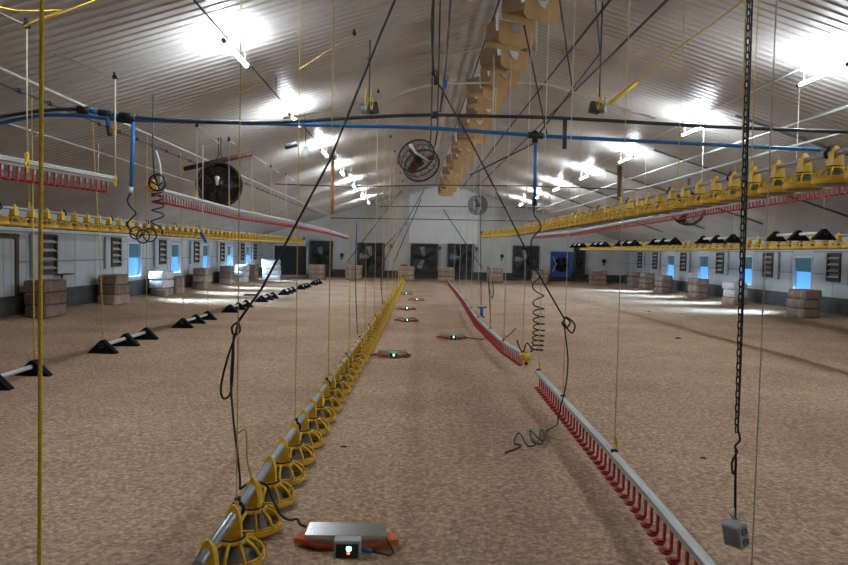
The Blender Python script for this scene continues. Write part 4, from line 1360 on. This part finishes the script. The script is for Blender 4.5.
for k in range(64):
    a = 2 * PI * k / 20; rr = 8.2 - 0.5 * math.sin(k * 0.31)
    rl.append(at(157.3 + rr * math.cos(a), 183.0 + rr * math.sin(a), 9.45 + 0.03 * math.sin(k * 0.7)))
tcord('hose_reel', 'black hose wound in a ring above the yellow left drinker end', 'hose',
      [('winding', rl, 0.014, M['dark']), ('cross_strand', [at(150, 180, 9.45), at(158, 186, 9.42), at(165, 180, 9.45)], 0.012, M['dark']), ('cross_strand', [at(155, 175, 9.45), at(158, 186, 9.4), at(160, 191, 9.45)], 0.012, M['dark'])], at(157.3, 191.5, 9.45))

# ---- black chain with hanging socket box at right
YS = 2.8
p0, p1 = at(749.5, -20, YS), at(736.5, 432, YS)
axis = (p1 - p0); ln = axis.length; n = int(ln / 0.029)
t = thing('hanging_chain', 'black steel chain hanging at right above the grey socket box', 'chain', p1)
b = new()
hl, hr = 0.0108, 0.0072
pts = []
for k in range(7): a = PI * k / 6; pts.append((hr * math.cos(a), 0, hl + hr * math.sin(a)))
for k in range(7): a = PI + PI * k / 6; pts.append((hr * math.cos(a), 0, -hl + hr * math.sin(a)))
add_tube(b, pts, 0.003, 5, closed=True)
link = obj('chain_link', b, M['dark'], t)
rotd = (-axis).to_track_quat('Z', 'Y')
for k in range(n):
    loc = p0.lerp(p1, (k + 0.5) / n) - p1
    q = rotd.to_matrix().to_4x4() @ Matrix.Rotation((PI / 2 if k % 2 else 0) + 0.5, 4, 'Z')
    if k == 0: link.location = loc; link.rotation_euler = q.to_euler()
    else: copy_to(link, t, loc, q.to_euler())
b = new(); add_tube(b, [p0, Vector((p0.x + 0.08, YS, ceil_z(p0.x + 0.08) - 0.02))], 0.006, 6); obj('top_strap', b, M['dark'], t, world=True)
pb_ = at(735, 518, YS)
w_ = smooth([at(753, -18, YS + 0.05), at(749, 100, YS + 0.05), at(745.5, 230, YS + 0.05), at(742, 330, YS + 0.03), at(738, 430, YS)], 4)
k_ = smooth([at(738, 430, YS), at(740, 440, YS), at(735, 446, YS), at(737, 452, YS - 0.01), at(732, 462, YS), at(733, 474, YS), at(736, 466, YS), at(735.5, 449, YS)], 4)
d_ = [at(735.8, 448, YS), at(735.4, 480, YS), pb_ + Vector((0, 0, 0.002))]
tcord('socket_cable', 'black cable running down beside the chain to the grey socket box', 'cable',
      [('upper_run', w_, 0.0038, M['cord']), ('knot', k_, 0.0045, M['cord']), ('drop', d_, 0.005, M['cord'])], pb_)
t = thing('socket_box', 'grey double socket box dangling over the litter at lower right', 'electrical box', at(736, 551, YS))
rt = Matrix.Rotation(-0.2, 3, 'Y') @ Matrix.Rotation(-1.06, 3, 'Z')
cc = at(735.5, 534, YS) - t.location
def rb(fn):
    b = new(); fn(b); bmesh.ops.rotate(b, cent=(0, 0, 0), matrix=rt, verts=b.verts); bmesh.ops.translate(b, vec=cc, verts=b.verts); return b
hb = obj('housing', rb(lambda b: add_box(b, (0, 0, 0), (0.086, 0.062, 0.096), bev=0.006)), M['grey'], t)
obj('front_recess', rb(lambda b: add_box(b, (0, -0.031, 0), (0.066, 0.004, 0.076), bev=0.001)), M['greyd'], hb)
for z in (-0.022, 0.022):
    def sock(b, z=z):
        add_lathe(b, [(0.0, 0.0), (0.012, 0.0), (0.013, 0.006), (0.017, 0.006), (0.018, 0.0)], 14)
        bmesh.ops.rotate(b, cent=(0, 0, 0), matrix=Matrix.Rotation(PI / 2, 3, 'Y'), verts=b.verts)
        bmesh.ops.translate(b, vec=(0.043, 0.0, z), verts=b.verts)
    obj('socket', rb(sock), M['greyd'], hb)
b = new()
for k, (du, dv) in enumerate(((-8, -10), (-4, -7), (3, -8), (7, -5), (-1, -12))):
    add_tube(b, [at(735 + du * 0.2, 520, YS), at(735 + du, 520 + dv, YS - 0.01)], 0.0025, 4)
obj('frayed_string', b, M['pcord'], t, world=True)

# ---- pulley blocks under the ceiling
def pulley_block(label, u, v, Y, sgn):
    p = at(u, v, Y); t = thing('pulley_block', label, 'pulley', p)
    b = new(); add_box(b, (0.07 * sgn, 0, 0.0), (0.16, 0.12, 0.17), rot=Matrix.Rotation(-0.2 * sgn, 3, 'Y'), bev=0.01); obj('housing', b, M['dark'], t)
    for dx in (-0.08, -0.02):
        b = new(); add_lathe(b, [(0, -0.02), (0.085, -0.02), (0.06, 0), (0.085, 0.02), (0, 0.02)], 18, (0, 0, 0), 0, 'Y'); bmesh.ops.rotate(b, cent=(0, 0, 0), matrix=Matrix.Rotation(1.0, 3, 'Z'), verts=b.verts)
        bmesh.ops.translate(b, vec=(dx * sgn, 0, -0.01), verts=b.verts); obj('sheave', b, M['tube'], t)
    top = Vector((0, 0, ceil_z(p.x) - p.z - 0.02))
    b = new(); add_tube(b, [(0, 0, 0.05), top], 0.012, 6); obj('hanger', b, M['gpipe'], t)
    b = new()
    for dx in (-0.05, 0.03): add_tube(b, smooth([Vector((dx, -0.03, 0.3)), Vector((dx - 0.01, -0.05, 0.1)), Vector((dx + 0.02, -0.06, -0.04)), Vector((dx + 0.04, -0.05, 0.15))], 4), 0.011, 5)
    obj('cord_wrap', b, M['ycord'], t)
    return t


pulley_block('dark pulley block with yellow cords hanging left of the drum fan', 369, 108, 11.0, 1)
pulley_block('dark twin pulley block under the right ceiling beside a yellow cord', 599, 108, 10.6, -1)
cord('thick yellow strap rising from the right twin pulley block', [(609, 104, 10.55), (622, 94, 10.5), (637, 82, 10.45)], 4.5, M['bycord'], 'strap', 'strap', rmax=0.04)
cord('pale yellow cord rising from the thick yellow strap to the top edge', [(637, 82, 10.4), (682, 45, 9.8), (714, 23, 9.2), (748, -3, 8.4)], 1.7, M['ycord'], sm=0)
cord('long yellow cord slanting low under the left ceiling toward the lamps', [(150, 122, 12.5), (180, 119, 12.5), (215, 107, 12.5), (258, 84, 11.5)], 1.3, M['ycord'])
cord('pale yellow cord sweeping along the left ceiling behind the black fan', [(222, 144, 16), (250, 141, 16), (280, 133, 16), (300, 124, 16)], 1.5, M['ycord'])
# white bulb and dark bar near left lamps
p = at(305.5, 152, 15)
t = thing('white_bulb', 'white bulb-shaped fitting hanging near the left row of lamps', 'bulb', p)
b = new(); add_lathe(b, [(0.0, -0.14), (0.07, -0.11), (0.085, -0.03), (0.06, 0.07), (0.04, 0.13), (0.0, 0.14)], 14); obj('globe', b, M['liner'], t)
b = new(); add_tube(b, [(0, 0, 0.12), (0, 0, ceil_z(p.x) - p.z - 0.02)], 0.008, 5); obj('hanger', b, M['gpipe'], t)
b = new(); add_tube(b, [at(285, 147, 14), at(297, 144, 14)], 0.055, 4); o = obj('short_bar', b, M['gpipe'], auto=True)
tag(o, 'short dark bar hanging left of the white bulb', 'bar')
# dark droppings / clods on the litter
for k, (u, v, lab) in enumerate(((703, 457, 'small dark clod on the litter left of the chain'), (649, 311, 'small dark clod on the far right litter'), (678, 338, 'dark speck of litter near the right thin rope'),
                                 (343, 446, 'twig scrap on the litter right of the yellow pans'))):
    p = onz(u, v, 0.01); p.z = floor_z(p.x, p.y) + 0.004
    b = new(); s_ = 0.02 if v > 400 else 0.04
    r = bmesh.ops.create_icosphere(b, subdivisions=2, radius=s_)
    for vv in b.verts: vv.co = Vector((vv.co.x * 1.7, vv.co.y, vv.co.z * 0.6)) * random.uniform(0.75, 1.2)
    o = obj('litter_clod', b, M['wood'], None, p); tag(o, lab, 'clod')
b = new(); p = onz(251, 294.5, 0.04); add_box(b, (0, 0, 0.03), (0.5, 0.25, 0.05), bev=0.02)
o = obj('flat_tray', b, M['dark'], None, (p.x, p.y, floor_z(p.x, p.y))); tag(o, 'small dark flat tray on the litter by the left windows', 'tray')

# ------------------------------------------------------------------ WORLD
w = bpy.data.worlds.new('world'); SC.world = w; w.use_nodes = True
bg = w.node_tree.nodes['Background']
sky = w.node_tree.nodes.new('ShaderNodeTexSky'); sky.sky_type = 'NISHITA' if hasattr(sky, 'sun_disc') else sky.sky_type
sky.sun_disc = False; sky.sun_elevation = math.radians(35)
w.node_tree.links.new(sky.outputs['Color'], bg.inputs['Color']); bg.inputs['Strength'].default_value = 0.15
